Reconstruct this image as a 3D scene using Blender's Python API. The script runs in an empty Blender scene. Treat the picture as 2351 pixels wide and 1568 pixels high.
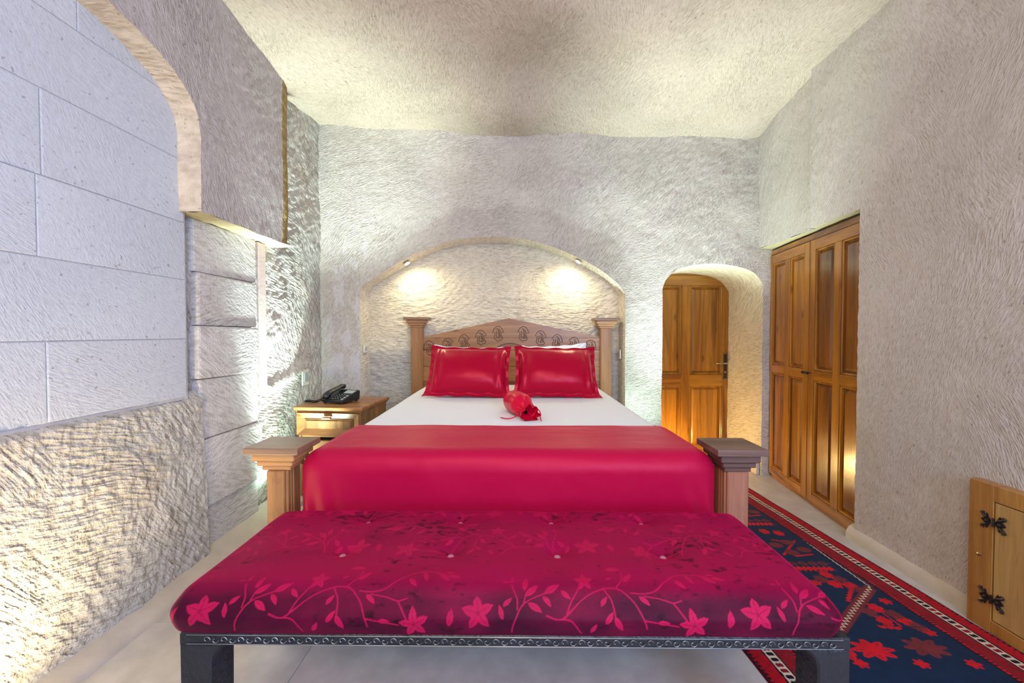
import bpy, bmesh, math, random
import numpy as np
from mathutils import Vector, Matrix, Euler
R = math.radians
random.seed(7)
SC = bpy.context.scene
COL = SC.collection

# ------------------------------------------------------------------ camera, world, lights
cam_d = bpy.data.cameras.new('camera'); cam = bpy.data.objects.new('camera', cam_d); COL.objects.link(cam)
cam.location = (0, 0, 1.3)
cam.rotation_euler = (R(90 - 1.23), 0, R(0.61))
cam_d.sensor_width = 36; cam_d.lens = 890 / 2351 * 36; cam_d.clip_start = 0.02
SC.camera = cam
SC.view_settings.view_transform = 'Standard'
SC.view_settings.look = 'None'
SC.view_settings.gamma = 1.0
SC.view_settings.use_curve_mapping = False
SC.view_settings.exposure = 0.0

W = bpy.data.worlds.new('world'); SC.world = W; W.use_nodes = True
W.node_tree.nodes['Background'].inputs[0].default_value = (1.0, 0.96, 0.92, 1)
W.node_tree.nodes['Background'].inputs[1].default_value = 1.0

def light(kind, name, loc, energy, color, target=None, size=0.1, size_y=None, spot=None, blend=0.5):
    d = bpy.data.lights.new(name, kind); o = bpy.data.objects.new(name, d); COL.objects.link(o)
    o.location = loc; d.energy = energy; d.color = color
    if kind == 'AREA':
        d.size = size
        if size_y: d.shape = 'RECTANGLE'; d.size_y = size_y
    else:
        d.shadow_soft_size = size
    if spot: d.spot_size = R(spot); d.spot_blend = blend
    if target:
        o.rotation_euler = (Vector(target) - Vector(loc)).to_track_quat('-Z', 'Y').to_euler()
    return o

light('AREA', 'daylight_window', (1.2, -1.6, 1.7), 135, (0.40, 0.58, 1.0), (-1.6, 1.3, 1.1), 1.4, 1.6)
light('AREA', 'warm_fill_rear', (-0.2, -0.7, 2.70), 46, (1.0, 0.86, 0.72), (0.9, 2.2, 1.1), 1.5, 1.2)  # unseen fill light, added to brighten the right wall
light('SPOT', 'uplight_left_corner', (-1.50, 2.58, 0.10), 620, (0.78, 1.0, 0.95), (-1.58, 3.22, 3.1), 0.05, None, 54, 1.0)
light('SPOT', 'uplight_left_wash', (-1.64, 2.66, 0.10), 62, (0.66, 1.0, 0.84), (-1.86, 3.15, 1.9), 0.05, None, 84, 1.0)
light('SPOT', 'uplight_right_corner', (1.18, 3.08, 0.08), 460, (0.78, 1.0, 0.95), (1.66, 3.30, 3.1), 0.05, None, 60, 1.0)
light('SPOT', 'uplight_right_wash', (1.18, 3.16, 0.08), 70, (0.66, 1.0, 0.84), (1.10, 3.66, 2.4), 0.05, None, 84, 1.0)
light('POINT', 'uplight_left_glow', (-1.70, 2.70, 0.30), 0.8, (0.62, 1.0, 0.82), None, 0.06)
light('POINT', 'uplight_right_glow', (1.16, 3.12, 0.30), 0.7, (0.62, 1.0, 0.82), None, 0.06)
light('POINT', 'uplight_door', (1.5, 3.80, 0.10), 15, (1.0, 0.70, 0.26), None, 0.05)
light('SPOT', 'uplight_left_front', (-1.42, 1.00, 0.05), 74, (1.0, 0.80, 0.42), (-1.75, 1.10, 0.8), 0.04, None, 150, 0.9)

# ------------------------------------------------------------------ numpy noise
def _h(i, j, k, s):
    n = (i.astype(np.int64) * 73856093) ^ (j.astype(np.int64) * 19349663) ^ (k.astype(np.int64) * 83492791) ^ (s * 2654435761)
    n = n & 0xffffffff
    n = ((n ^ (n >> 15)) * 2246822519) & 0xffffffff
    n = ((n ^ (n >> 13)) * 3266489917) & 0xffffffff
    n = n ^ (n >> 16)
    return n.astype(np.float64) / 4294967295.0
def vnoise(x, y, z, s=1):
    x, y, z = np.broadcast_arrays(np.asarray(x, float), np.asarray(y, float), np.asarray(z, float))
    i, j, k = np.floor(x), np.floor(y), np.floor(z)
    u, v, w = x - i, y - j, z - k
    u, v, w = u*u*(3-2*u), v*v*(3-2*v), w*w*(3-2*w)
    i = i.astype(np.int64); j = j.astype(np.int64); k = k.astype(np.int64)
    def L(a, b, t): return a + (b - a) * t
    r = L(L(L(_h(i,j,k,s), _h(i+1,j,k,s), u), L(_h(i,j+1,k,s), _h(i+1,j+1,k,s), u), v),
          L(L(_h(i,j,k+1,s), _h(i+1,j,k+1,s), u), L(_h(i,j+1,k+1,s), _h(i+1,j+1,k+1,s), u), v), w)
    return r * 2 - 1
def fbm(x, y, z, s=1, o=4):
    r = 0; a = 1; f = 1
    for q in range(o):
        r = r + a * vnoise(np.asarray(x)*f + 17.3*q, np.asarray(y)*f + 5.1*q, np.asarray(z)*f, s + q); a *= 0.5; f *= 2.03
    return r / 1.9
def strokes(a, b, s=3, ang=60, dens=1.0):
    """short curved pick marks in a plane with coordinates a, b (metres)"""
    wa = a + 0.10 * fbm(a*2, b*2, 0, s, 2); wb = b + 0.10 * fbm(a*2, b*2, 9, s+7, 2)
    def dr(deg, q0):
        c, t = math.cos(R(deg)), math.sin(R(deg))
        p = wa*c + wb*t; q = -wa*t + wb*c
        return vnoise(p*17*dens, q*58*dens, q0, s+11) + 0.5*vnoise(p*34*dens, q*110*dens, q0+3, s+13)
    m = sstep(vnoise(a*2.1, b*2.1, 4, s+17), -0.15, 0.15)
    return dr(ang, 0)*m + dr(ang - 35, 5)*(1-m)
def sstep(x, a, b):
    t = np.clip((np.asarray(x, float) - a) / (b - a), 0, 1); return t*t*(3-2*t)

# ------------------------------------------------------------------ object helpers
BASE = {}
def base_of(o):
    while o.parent: o = o.parent
    return BASE.get(o.name, Vector((0, 0, 0)))
def link(name, me, mat, parent=None, smooth=False):
    o = bpy.data.objects.new(name, me); COL.objects.link(o)
    if mat is not None:
        for m in (mat if isinstance(mat, (list, tuple)) else [mat]): me.materials.append(m)
    if parent:
        o.parent = parent
        b = base_of(parent)
        if b.length: me.transform(Matrix.Translation(-b))
    if smooth:
        me.polygons.foreach_set('use_smooth', [True] * len(me.polygons))
    return o
def thing(name, label, cat, loc, group=None):
    o = bpy.data.objects.new(name, None); COL.objects.link(o); o.empty_display_size = 0.1
    o.location = loc; BASE[o.name] = Vector(loc)
    o['label'] = label; o['category'] = cat
    if group: o['group'] = group
    return o
def tag(o, label, cat, group=None, kind=None):
    o['label'] = label; o['category'] = cat
    if group: o['group'] = group
    if kind: o['kind'] = kind
    return o
def struct(o): o['kind'] = 'structure'; return o

def mesh_np(name, V, F):
    me = bpy.data.meshes.new(name); V = np.asarray(V, np.float32).reshape(-1, 3); F = np.asarray(F, np.int32)
    k = F.shape[1]
    me.vertices.add(len(V)); me.vertices.foreach_set('co', V.ravel())
    me.loops.add(F.size); me.loops.foreach_set('vertex_index', F.ravel())
    me.polygons.add(len(F)); me.polygons.foreach_set('loop_start', np.arange(len(F), dtype=np.int32) * k)
    me.update(calc_edges=True); me.validate()
    return me
def grid_faces(n, m, off=0, flip=False):
    i, j = np.meshgrid(np.arange(n-1), np.arange(m-1), indexing='ij')
    a = (i*m + j).ravel() + off; b = a + m; c = b + 1; d = a + 1
    return np.stack([a, d, c, b] if flip else [a, b, c, d], 1)
class MG:
    """collects grids into one mesh, welding equal points"""
    def __init__(s): s.V = []; s.F = []; s.n = 0; s.A = []
    def grid(s, P, flip=False, attr=None):
        n, m = P.shape[:2]; s.V.append(P.reshape(-1, 3)); s.F.append(grid_faces(n, m, s.n, flip)); s.n += n*m
        if attr is not None: s.A.append(attr.reshape(n*m, -1))
    def build(s, name, mat, parent=None, smooth=True, weld=True, attr='Col'):
        V = np.concatenate(s.V); F = np.concatenate(s.F); A = np.concatenate(s.A) if s.A else None
        if weld:
            key = np.round(V * 20000).astype(np.int64)
            _, first, inv = np.unique(key, axis=0, return_index=True, return_inverse=True)
            V = V[first]; F = inv.reshape(-1)[F]
            if A is not None: A = A[first]
        me = mesh_np(name, V, F)
        if A is not None:
            at = me.color_attributes.new(attr, 'FLOAT_COLOR', 'POINT')
            if A.shape[1] == 3: A = np.concatenate([A, np.ones((len(A), 1))], 1)
            if len(at.data) == len(A): at.data.foreach_set('color', A.astype(np.float32).ravel())
        return link(name, me, mat, parent, smooth)

def bm_box(bm, x0, x1, y0, y1, z0, z1, bev=0.0, seg=1):
    r = bmesh.ops.create_cube(bm, size=1)
    vs = r['verts']
    for v in vs:
        v.co = Vector((x0 + (v.co.x+.5)*(x1-x0), y0 + (v.co.y+.5)*(y1-y0), z0 + (v.co.z+.5)*(z1-z0)))
    if bev > 0:
        es = list({e for v in vs for e in v.link_edges})
        bmesh.ops.bevel(bm, geom=es, offset=bev, segments=seg, affect='EDGES', profile=0.6)
def bm_obj(name, bm, mat, parent=None, M=None, smooth=False):
    if M is not None: bm.transform(M)
    me = bpy.data.meshes.new(name); bm.to_mesh(me); bm.free()
    o = link(name, me, mat, parent)
    if smooth: me.polygons.foreach_set('use_smooth', [True]*len(me.polygons))
    return o
def box(name, x0, x1, y0, y1, z0, z1, mat, parent=None, bev=0.003, seg=1, M=None):
    bm = bmesh.new(); bm_box(bm, x0, x1, y0, y1, z0, z1, bev, seg)
    return bm_obj(name, bm, mat, parent, M)
def bm_tube(bm, pts, r, n=8, closed=False, caps=True):
    pts = [Vector(p) for p in pts]; N = len(pts); rings = []
    prev = None
    for i, p in enumerate(pts):
        t = (pts[(i+1) % N] - pts[i-1]) if closed else (pts[min(i+1, N-1)] - pts[max(i-1, 0)])
        t.normalize()
        if prev is None:
            a = Vector((0, 0, 1)) if abs(t.z) < 0.9 else Vector((1, 0, 0))
            nrm = t.cross(a).normalized()
        else:
            nrm = (prev - t * prev.dot(t))
            nrm = nrm.normalized() if nrm.length > 1e-6 else t.orthogonal().normalized()
        prev = nrm; bn = t.cross(nrm)
        rr = r[i] if isinstance(r, (list, tuple)) else r
        rings.append([bm.verts.new(p + (nrm*math.cos(2*math.pi*k/n) + bn*math.sin(2*math.pi*k/n))*rr) for k in range(n)])
    rng = range(N) if closed else range(N-1)
    for i in rng:
        A, B = rings[i], rings[(i+1) % N]
        for k in range(n): bm.faces.new((A[k], A[(k+1) % n], B[(k+1) % n], B[k]))
    if caps and not closed:
        bm.faces.new(rings[0][::-1]); bm.faces.new(rings[-1])
def bm_prism(bm, poly, h0, h1, axis='y'):
    """poly in the two other axes, extruded along axis"""
    def P(a, b, h): return {'y': (a, h, b), 'x': (h, a, b), 'z': (a, b, h)}[axis]
    A = [bm.verts.new(P(a, b, h0)) for a, b in poly]; B = [bm.verts.new(P(a, b, h1)) for a, b in poly]
    n = len(poly)
    bm.faces.new(A); bm.faces.new(B[::-1])
    for i in range(n): bm.faces.new((A[i], B[i], B[(i+1) % n], A[(i+1) % n]))
    bmesh.ops.recalc_face_normals(bm, faces=bm.faces[:])
def lathe(bm, prof, cx, cy, n=20, sx=1, sy=1):
    rings = [[bm.verts.new((cx + r*sx*math.cos(2*math.pi*k/n), cy + r*sy*math.sin(2*math.pi*k/n), z)) for k in range(n)] for r, z in prof]
    for A, B in zip(rings, rings[1:]):
        for k in range(n): bm.faces.new((A[k], A[(k+1) % n], B[(k+1) % n], B[k]))
    bm.faces.new(rings[0][::-1]); bm.faces.new(rings[-1])

# ------------------------------------------------------------------ materials
def srgb(r, g, b):
    f = lambda c: (c/255/12.92) if c/255 <= 0.04045 else ((c/255+0.055)/1.055)**2.4
    return (f(r), f(g), f(b), 1)
def mat_new(name):
    m = bpy.data.materials.new(name); m.use_nodes = True; nt = m.node_tree
    return m, nt, nt.nodes['Principled BSDF']
def N(nt, t, **kw):
    n = nt.nodes.new(t)
    for k, v in kw.items():
        if k in n.inputs: n.inputs[k].default_value = v
        else: setattr(n, k, v)
    return n
def noise(nt, vec, scale, detail=3, rough=0.55, dist=0.0):
    n = N(nt, 'ShaderNodeTexNoise'); n.inputs['Scale'].default_value = scale; n.inputs['Detail'].default_value = detail
    n.inputs['Roughness'].default_value = rough; n.inputs['Distortion'].default_value = dist
    nt.links.new(vec, n.inputs['Vector']); return n.outputs['Fac']
def mapping(nt, vec, rot=(0,0,0), sc=(1,1,1), loc=(0,0,0)):
    m = N(nt, 'ShaderNodeMapping'); m.inputs['Rotation'].default_value = rot; m.inputs['Scale'].default_value = sc; m.inputs['Location'].default_value = loc
    nt.links.new(vec, m.inputs['Vector']); return m.outputs[0]
def math_(nt, op, a, b=None, clamp=False):
    m = N(nt, 'ShaderNodeMath', operation=op); m.use_clamp = clamp
    for i, v in enumerate((a, b)):
        if v is None: continue
        if isinstance(v, (int, float)): m.inputs[i].default_value = v
        else: nt.links.new(v, m.inputs[i])
    return m.outputs[0]
def ramp(nt, fac, stops):
    r = N(nt, 'ShaderNodeValToRGB'); nt.links.new(fac, r.inputs[0]); e = r.color_ramp.elements
    while len(e) < len(stops): e.new(0.5)
    for i, (p, c) in enumerate(stops): e[i].position = p; e[i].color = c
    return r.outputs[0]
def mixc(nt, fac, a, b, mode='MIX'):
    m = N(nt, 'ShaderNodeMix', data_type='RGBA', blend_type=mode)
    for s, v in ((0, fac), (6, a), (7, b)):
        if isinstance(v, (int, float)): m.inputs[s].default_value = v
        elif isinstance(v, tuple): m.inputs[s].default_value = v
        else: nt.links.new(v, m.inputs[s])
    return m.outputs[2]
def bump(nt, h, strength, dist, prev=None):
    b = N(nt, 'ShaderNodeBump'); b.inputs['Strength'].default_value = strength; b.inputs['Distance'].default_value = dist
    nt.links.new(h, b.inputs['Height'])
    if prev is not None: nt.links.new(prev, b.inputs['Normal'])
    return b.outputs[0]
def coord(nt): return N(nt, 'ShaderNodeTexCoord').outputs['Object']
def setv(b, **kw):
    for k, v in kw.items(): b.inputs[k.replace('_', ' ')].default_value = v

def rock(name, col, plane='xz', ang=60, depth=0.008, size=1.0, dark=0.86, warm=None, pits=0.5, fine=0.5, rnd=False, extra=None, cs=0.8):
    m, nt, b = mat_new(name); L = nt.links
    c = coord(nt)
    if rnd:
        oi = N(nt, 'ShaderNodeObjectInfo'); va = N(nt, 'ShaderNodeVectorMath', operation='SCALE')
        cb = N(nt, 'ShaderNodeCombineXYZ'); [L.new(oi.outputs['Random'], cb.inputs[i]) for i in range(3)]
        L.new(cb.outputs[0], va.inputs[0]); va.inputs['Scale'].default_value = 30
        ad = N(nt, 'ShaderNodeVectorMath', operation='ADD'); L.new(c, ad.inputs[0]); L.new(va.outputs[0], ad.inputs[1]); c = ad.outputs[0]
    # low frequency warp makes the pick strokes turn
    nw = N(nt, 'ShaderNodeTexNoise'); nw.inputs['Scale'].default_value = 2.2; nw.inputs['Detail'].default_value = 0; L.new(c, nw.inputs['Vector'])
    sub = N(nt, 'ShaderNodeVectorMath', operation='SUBTRACT'); L.new(nw.outputs['Color'], sub.inputs[0]); sub.inputs[1].default_value = (.5,.5,.5)
    sc = N(nt, 'ShaderNodeVectorMath', operation='SCALE'); L.new(sub.outputs[0], sc.inputs[0]); sc.inputs['Scale'].default_value = 0.10
    add = N(nt, 'ShaderNodeVectorMath', operation='ADD'); L.new(c, add.inputs[0]); L.new(sc.outputs[0], add.inputs[1]); wv = add.outputs[0]
    def direc(deg, k, off):
        a = R(deg)
        if plane == 'xz': rot = (0, a, 0); s1 = (15, 15, 80)
        elif plane == 'yz': rot = (a, 0, 0); s1 = (15, 15, 80)
        else: rot = (0, 0, a); s1 = (80, 15, 15)
        return noise(nt, mapping(nt, mapping(nt, wv, rot=rot, loc=off), sc=tuple(v/size*k for v in s1)), 1.0, 1.5, 0.55)
    dm = ramp(nt, noise(nt, mapping(nt, c, loc=(4, 9, 2)), 1.3, 2, 0.5), [(0.44, (0,0,0,1)), (0.56, (1,1,1,1))])
    sa = direc(ang, 1.0, (0,0,0)); sb = direc(ang - 38, 1.1, (3,1,2))
    mx = N(nt, 'ShaderNodeMix'); L.new(dm, mx.inputs[0]); L.new(sa, mx.inputs[2]); L.new(sb, mx.inputs[3])
    stm = math_(nt, 'ADD', math_(nt, 'MULTIPLY', mx.outputs[0], 0.82), math_(nt, 'MULTIPLY', noise(nt, c, 50/size, 2, 0.6), 0.18))
    # where strokes fade out
    patch = noise(nt, c, 1.7, 2, 0.5)
    pr = ramp(nt, patch, [(0.35, (0.35,)*3+(1,)), (0.6, (1,1,1,1))])
    h1 = math_(nt, 'MULTIPLY', math_(nt, 'SUBTRACT', stm, 0.5), pr)
    nf = noise(nt, c, 90, 2, 0.65)
    n1 = bump(nt, h1, 1.0, depth*2.6)
    n2 = bump(nt, nf, fine, 0.006, n1)
    n3 = n2
    if pits > 0.35:
        vo = N(nt, 'ShaderNodeTexVoronoi'); vo.inputs['Scale'].default_value = 16; L.new(wv, vo.inputs['Vector'])
        pit = ramp(nt, vo.outputs['Distance'], [(0.0, (0,0,0,1)), (0.16, (1,1,1,1))])
        pm = noise(nt, c, 3.1, 2)
        pmr = ramp(nt, pm, [(0.5, (0,0,0,1)), (0.62, (1,1,1,1))])
        n3 = bump(nt, math_(nt, 'MULTIPLY', pit, pmr), pits, 0.006, n2)
    L.new(n3, b.inputs['Normal'])
    big = noise(nt, c, 0.9, 2, 0.6)
    c1 = mixc(nt, ramp(nt, big, [(0.35, (0,0,0,1)), (0.65, (1,1,1,1))]), srgb(*[v*dark for v in col]), srgb(*col))
    if warm:
        wf = ramp(nt, noise(nt, mapping(nt, c, loc=(7,3,1)), 2.3, 4, 0.6), [(0.5, (0,0,0,1)), (0.7, (1,1,1,1))])
        c1 = mixc(nt, math_(nt, 'MULTIPLY', wf, 0.6), c1, srgb(*warm))
    # paler stroke crests, darker grooves
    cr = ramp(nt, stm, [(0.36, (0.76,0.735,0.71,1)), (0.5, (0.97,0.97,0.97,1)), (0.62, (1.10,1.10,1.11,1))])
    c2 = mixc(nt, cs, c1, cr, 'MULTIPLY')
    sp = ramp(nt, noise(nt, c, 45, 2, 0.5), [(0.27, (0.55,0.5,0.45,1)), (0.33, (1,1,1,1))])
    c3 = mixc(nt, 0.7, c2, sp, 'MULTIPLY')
    if extra: c3 = extra(nt, c, c3)
    L.new(c3, b.inputs['Base Color'])
    setv(b, Roughness=0.95); b.inputs['Specular IOR Level'].default_value = 0.15
    return m

def wood(name, light_c, dark_c, grain='z', rough=0.38, scale=1.0, knots=True, coat=0.3, bumpd=0.001):
    m, nt, b = mat_new(name); L = nt.links; c = coord(nt)
    oi = N(nt, 'ShaderNodeObjectInfo'); cb = N(nt, 'ShaderNodeCombineXYZ'); L.new(oi.outputs['Random'], cb.inputs[0]); L.new(oi.outputs['Random'], cb.inputs[1])
    va = N(nt, 'ShaderNodeVectorMath', operation='SCALE'); L.new(cb.outputs[0], va.inputs[0]); va.inputs['Scale'].default_value = 13
    ad = N(nt, 'ShaderNodeVectorMath', operation='ADD'); L.new(c, ad.inputs[0]); L.new(va.outputs[0], ad.inputs[1]); c = ad.outputs[0]
    s = {'x': (0.6, 12, 12), 'y': (12, 0.6, 12), 'z': (12, 12, 0.6)}[grain]
    s = tuple(v*scale for v in s)
    v = mapping(nt, c, sc=s)
    broad = noise(nt, v, 0.55, 3, 0.6, 1.5)
    w = N(nt, 'ShaderNodeTexNoise'); w.inputs['Scale'].default_value = 1.2; w.inputs['Detail'].default_value = 3; w.inputs['Distortion'].default_value = 2.2
    L.new(v, w.inputs['Vector'])
    ringv = math_(nt, 'FRACT', math_(nt, 'MULTIPLY', w.outputs['Fac'], 9.0))
    rr = ramp(nt, ringv, [(0.0, (0.72,)*3+(1,)), (0.35, (1,1,1,1)), (0.9, (1,1,1,1)), (1.0, (0.72,)*3+(1,))])
    fib = noise(nt, mapping(nt, c, sc=tuple(x*9 for x in s)), 1.0, 2, 0.6)
    cc = ramp(nt, broad, [(0.3, srgb(*dark_c)), (0.62, srgb(*light_c))])
    cc = mixc(nt, 0.45, cc, rr, 'MULTIPLY')
    cc = mixc(nt, 0.4, cc, ramp(nt, fib, [(0.3, (0.6,0.55,0.5,1)), (0.6, (1.05,1.05,1.05,1))]), 'MULTIPLY')
    if knots:
        vo = N(nt, 'ShaderNodeTexVoronoi'); vo.inputs['Scale'].default_value = 1.0
        L.new(mapping(nt, c, sc={'x': (3, 8, 8), 'y': (8, 3, 8), 'z': (8, 8, 3)}[grain]), vo.inputs['Vector'])
        kf = ramp(nt, vo.outputs['Distance'], [(0.05, (0.3,0.2,0.12,1)), (0.16, (1,1,1,1))])
        cc = mixc(nt, 0.75, cc, kf, 'MULTIPLY')
    L.new(cc, b.inputs['Base Color'])
    L.new(bump(nt, fib, 0.5, bumpd), b.inputs['Normal'])
    setv(b, Roughness=rough); b.inputs['Coat Weight'].default_value = coat; b.inputs['Coat Roughness'].default_value = 0.2
    return m
def plain(name, col, rough=0.5, metal=0.0, spec=0.5, bmp=0, bs=80, var=0.0):
    m, nt, b = mat_new(name); b.inputs['Base Color'].default_value = srgb(*col)
    setv(b, Roughness=rough, Metallic=metal); b.inputs['Specular IOR Level'].default_value = spec
    c = coord(nt); nz = noise(nt, c, bs, 3)
    if bmp: nt.links.new(bump(nt, nz, 0.6, bmp), b.inputs['Normal'])
    if var: nt.links.new(mixc(nt, var, srgb(*col), ramp(nt, noise(nt, c, 8, 4), [(0.35, (0.5,)*3+(1,)), (0.65, (1.2,)*3+(1,))]), 'MULTIPLY'), b.inputs['Base Color'])
    return m
def satin(name, col, rough=0.3, weave=1, aniso=0.5, sheen=0.3, wr=0.004):
    m, nt, b = mat_new(name); c = coord(nt); L = nt.links
    f = noise(nt, mapping(nt, c, sc=(260, 60, 260)), 1.0, 2)
    fold = noise(nt, c, 5, 2, 0.5)
    n1 = bump(nt, fold, 0.6, wr*8)
    n2 = bump(nt, f, 0.35, 0.0008, n1)
    L.new(n2, b.inputs['Normal'])
    b.inputs['Base Color'].default_value = srgb(*col)
    setv(b, Roughness=rough); b.inputs['Sheen Weight'].default_value = sheen; b.inputs['Sheen Roughness'].default_value = 0.4
    b.inputs['Sheen Tint'].default_value = srgb(255, 60, 90)
    b.inputs['Anisotropic'].default_value = aniso
    b.inputs['Specular IOR Level'].default_value = 0.7
    b.inputs['Specular Tint'].default_value = srgb(255, 120, 130)
    return m

ROCK = (208, 200, 188)
def back_shade_filler(nt, c, col):
    L = nt.links
    # shade of the hollow above the niche, put into the colour
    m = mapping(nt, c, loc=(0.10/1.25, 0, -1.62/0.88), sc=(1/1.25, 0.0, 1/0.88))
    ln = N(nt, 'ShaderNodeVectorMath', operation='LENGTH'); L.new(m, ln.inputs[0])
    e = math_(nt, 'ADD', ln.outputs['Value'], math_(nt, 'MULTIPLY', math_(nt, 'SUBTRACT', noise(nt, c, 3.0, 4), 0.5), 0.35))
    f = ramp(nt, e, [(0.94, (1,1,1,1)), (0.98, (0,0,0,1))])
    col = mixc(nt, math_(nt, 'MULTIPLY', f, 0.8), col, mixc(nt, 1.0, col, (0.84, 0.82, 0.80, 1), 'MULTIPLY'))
    # pale filler smears at the left of the niche
    m2 = mapping(nt, c, loc=(1.50/0.28, 0, -1.25/0.75), sc=(1/0.28, 0.0, 1/0.75))
    l2 = N(nt, 'ShaderNodeVectorMath', operation='LENGTH'); L.new(m2, l2.inputs[0])
    g2 = math_(nt, 'SUBTRACT', noise(nt, mapping(nt, c, sc=(2.2, 1, 1)), 5.5, 5, 0.6), math_(nt, 'MULTIPLY', l2.outputs['Value'], 0.10))
    f2 = ramp(nt, g2, [(0.475, (0,0,0,1)), (0.49, (1,1,1,1))])
    return mixc(nt, math_(nt, 'MULTIPLY', f2, 0.6), col, srgb(212, 206, 210))
M_back = rock('carved_tuff_back', ROCK, 'xz', 55, 0.0075, 0.6, 0.93, (200,190,186), extra=back_shade_filler)
def cool_band(nt, c, col):  # cooler, darker tone on the lower part of the niche wall
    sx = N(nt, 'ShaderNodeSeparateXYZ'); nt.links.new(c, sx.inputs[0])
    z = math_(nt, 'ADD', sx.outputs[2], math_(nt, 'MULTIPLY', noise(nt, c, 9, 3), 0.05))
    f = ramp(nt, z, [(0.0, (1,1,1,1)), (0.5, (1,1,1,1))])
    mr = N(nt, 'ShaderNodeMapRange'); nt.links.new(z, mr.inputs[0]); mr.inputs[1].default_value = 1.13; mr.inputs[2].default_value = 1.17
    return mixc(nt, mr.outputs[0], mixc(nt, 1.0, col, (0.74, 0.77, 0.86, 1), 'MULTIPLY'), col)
M_niche = rock('carved_tuff_niche', (226, 216, 194), 'xz', 35, 0.010, 0.9, 0.94, (210,196,176), 0.8, 0.7, extra=cool_band)
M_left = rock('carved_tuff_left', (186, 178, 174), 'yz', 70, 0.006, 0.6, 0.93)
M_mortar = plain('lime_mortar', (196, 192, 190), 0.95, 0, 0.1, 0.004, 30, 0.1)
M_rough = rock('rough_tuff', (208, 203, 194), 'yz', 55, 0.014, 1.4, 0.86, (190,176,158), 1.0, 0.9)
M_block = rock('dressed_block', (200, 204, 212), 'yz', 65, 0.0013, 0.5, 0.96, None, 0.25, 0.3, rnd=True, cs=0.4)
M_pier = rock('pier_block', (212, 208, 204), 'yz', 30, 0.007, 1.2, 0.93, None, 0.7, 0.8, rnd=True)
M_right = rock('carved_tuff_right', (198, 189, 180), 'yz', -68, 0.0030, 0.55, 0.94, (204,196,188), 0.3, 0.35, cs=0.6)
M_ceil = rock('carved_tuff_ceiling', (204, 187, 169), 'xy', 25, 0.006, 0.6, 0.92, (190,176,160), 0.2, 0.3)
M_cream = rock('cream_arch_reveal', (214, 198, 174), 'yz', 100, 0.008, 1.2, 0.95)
M_yel = rock('ochre_soffit', (200, 184, 148), 'xy', 60, 0.010, 1.0, 0.9)
M_floor = plain('limestone_floor', (194, 188, 180), 0.38, 0, 0.45, 0.003, 5, 0.3)
M_grout = plain('floor_joint', (150, 138, 120), 0.9)
M_curb = plain('plaster_curb', (196, 184, 168), 0.8, 0, 0.3, 0.006, 14, 0.2)
M_pink = plain('pink_plaster_strip', (196, 176, 170), 0.9, 0, 0.2, 0.003, 40, 0.15)
M_bedwood = wood('walnut_bed', (178, 128, 82), (128, 82, 48), 'x', 0.42, 1.0, True, 0.15)
M_bedwood_v = wood('walnut_post', (186, 134, 80), (136, 88, 50), 'z', 0.42, 0.8, True, 0.15)
M_postred = wood('reddish_post', (176, 122, 92), (142, 84, 60), 'z', 0.5, 1.0, False, 0.1)
M_captan = wood('tan_cap', (196, 146, 92), (164, 112, 66), 'x', 0.42, 1.0, False, 0.15)
M_capdark = wood('dark_cap', (118, 88, 76), (88, 60, 50), 'x', 0.45, 1.0, False, 0.1)
M_captop = wood('brown_cap_plate', (150, 118, 92), (120, 90, 66), 'x', 0.42, 1.0, False, 0.15)
M_stand = wood('nightstand_pine', (180, 122, 66), (120, 76, 42), 'x', 0.4, 1.0, True, 0.2)
M_stand_v = wood('nightstand_pine_side', (170, 124, 76), (110, 78, 50), 'z', 0.4, 1.0, True, 0.2)
M_dark = plain('dark_recess', (14, 10, 8), 0.9)
M_door = wood('honey_pine', (180, 118, 28), (106, 60, 12), 'z', 0.28, 1.2, True, 0.5)
M_door_h = wood('honey_pine_rail', (182, 120, 28), (120, 70, 14), 'x', 0.26, 0.9, True, 0.6)
M_door_y = wood('honey_pine_rail_side', (174, 112, 28), (104, 60, 12), 'y', 0.26, 0.9, True, 0.6)
M_doord = wood('brown_pine', (140, 84, 22), (78, 44, 10), 'z', 0.24, 0.9, True, 0.6)
M_ply = wood('birch_ply', (186, 148, 88), (168, 126, 70), 'z', 0.45, 0.5, False, 0.1)
M_cabframe = wood('cabinet_frame', (182, 132, 66), (150, 100, 44), 'z', 0.4, 0.8, False, 0.2)
M_brass = plain('brass', (176, 146, 84), 0.3, 1.0)
M_steel = plain('steel', (190, 180, 160), 0.35, 1.0)
M_iron = plain('black_iron', (70, 66, 66), 0.35, 0.8, 0.5, 0.001, 60)
M_black = plain('black_plastic', (28, 30, 32), 0.35)
M_blackm = plain('black_matt_plastic', (20, 22, 24), 0.5)
M_grey = plain('grey_label', (168, 176, 176), 0.5)
M_white = plain('white_plastic', (225, 222, 205), 0.4)
M_keyw = plain('key_print', (190, 195, 200), 0.5)
M_sheet = plain('white_cotton', (236, 240, 246), 0.85, 0, 0.2, 0.001, 300)
M_benchframe = plain('black_lacquer_relief', (30, 30, 36), 0.42, 0.0, 0.45, 0.006, 60, 0.8)
M_groove = plain('carved_groove', (84, 50, 30), 0.7)
M_blanket = satin('crimson_bedspread', (168, 6, 56), 0.45, 1, 0.3, 0.4, 0.002)
M_pillow = satin('crimson_satin', (166, 2, 42), 0.30, 1, 0.6, 0.1, 0.003)
M_pouch = satin('scarlet_satin', (200, 10, 50), 0.28, 1, 0.5, 0.2, 0.004)
M_button = plain('mauve_button', (176, 110, 130), 0.35)
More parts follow.
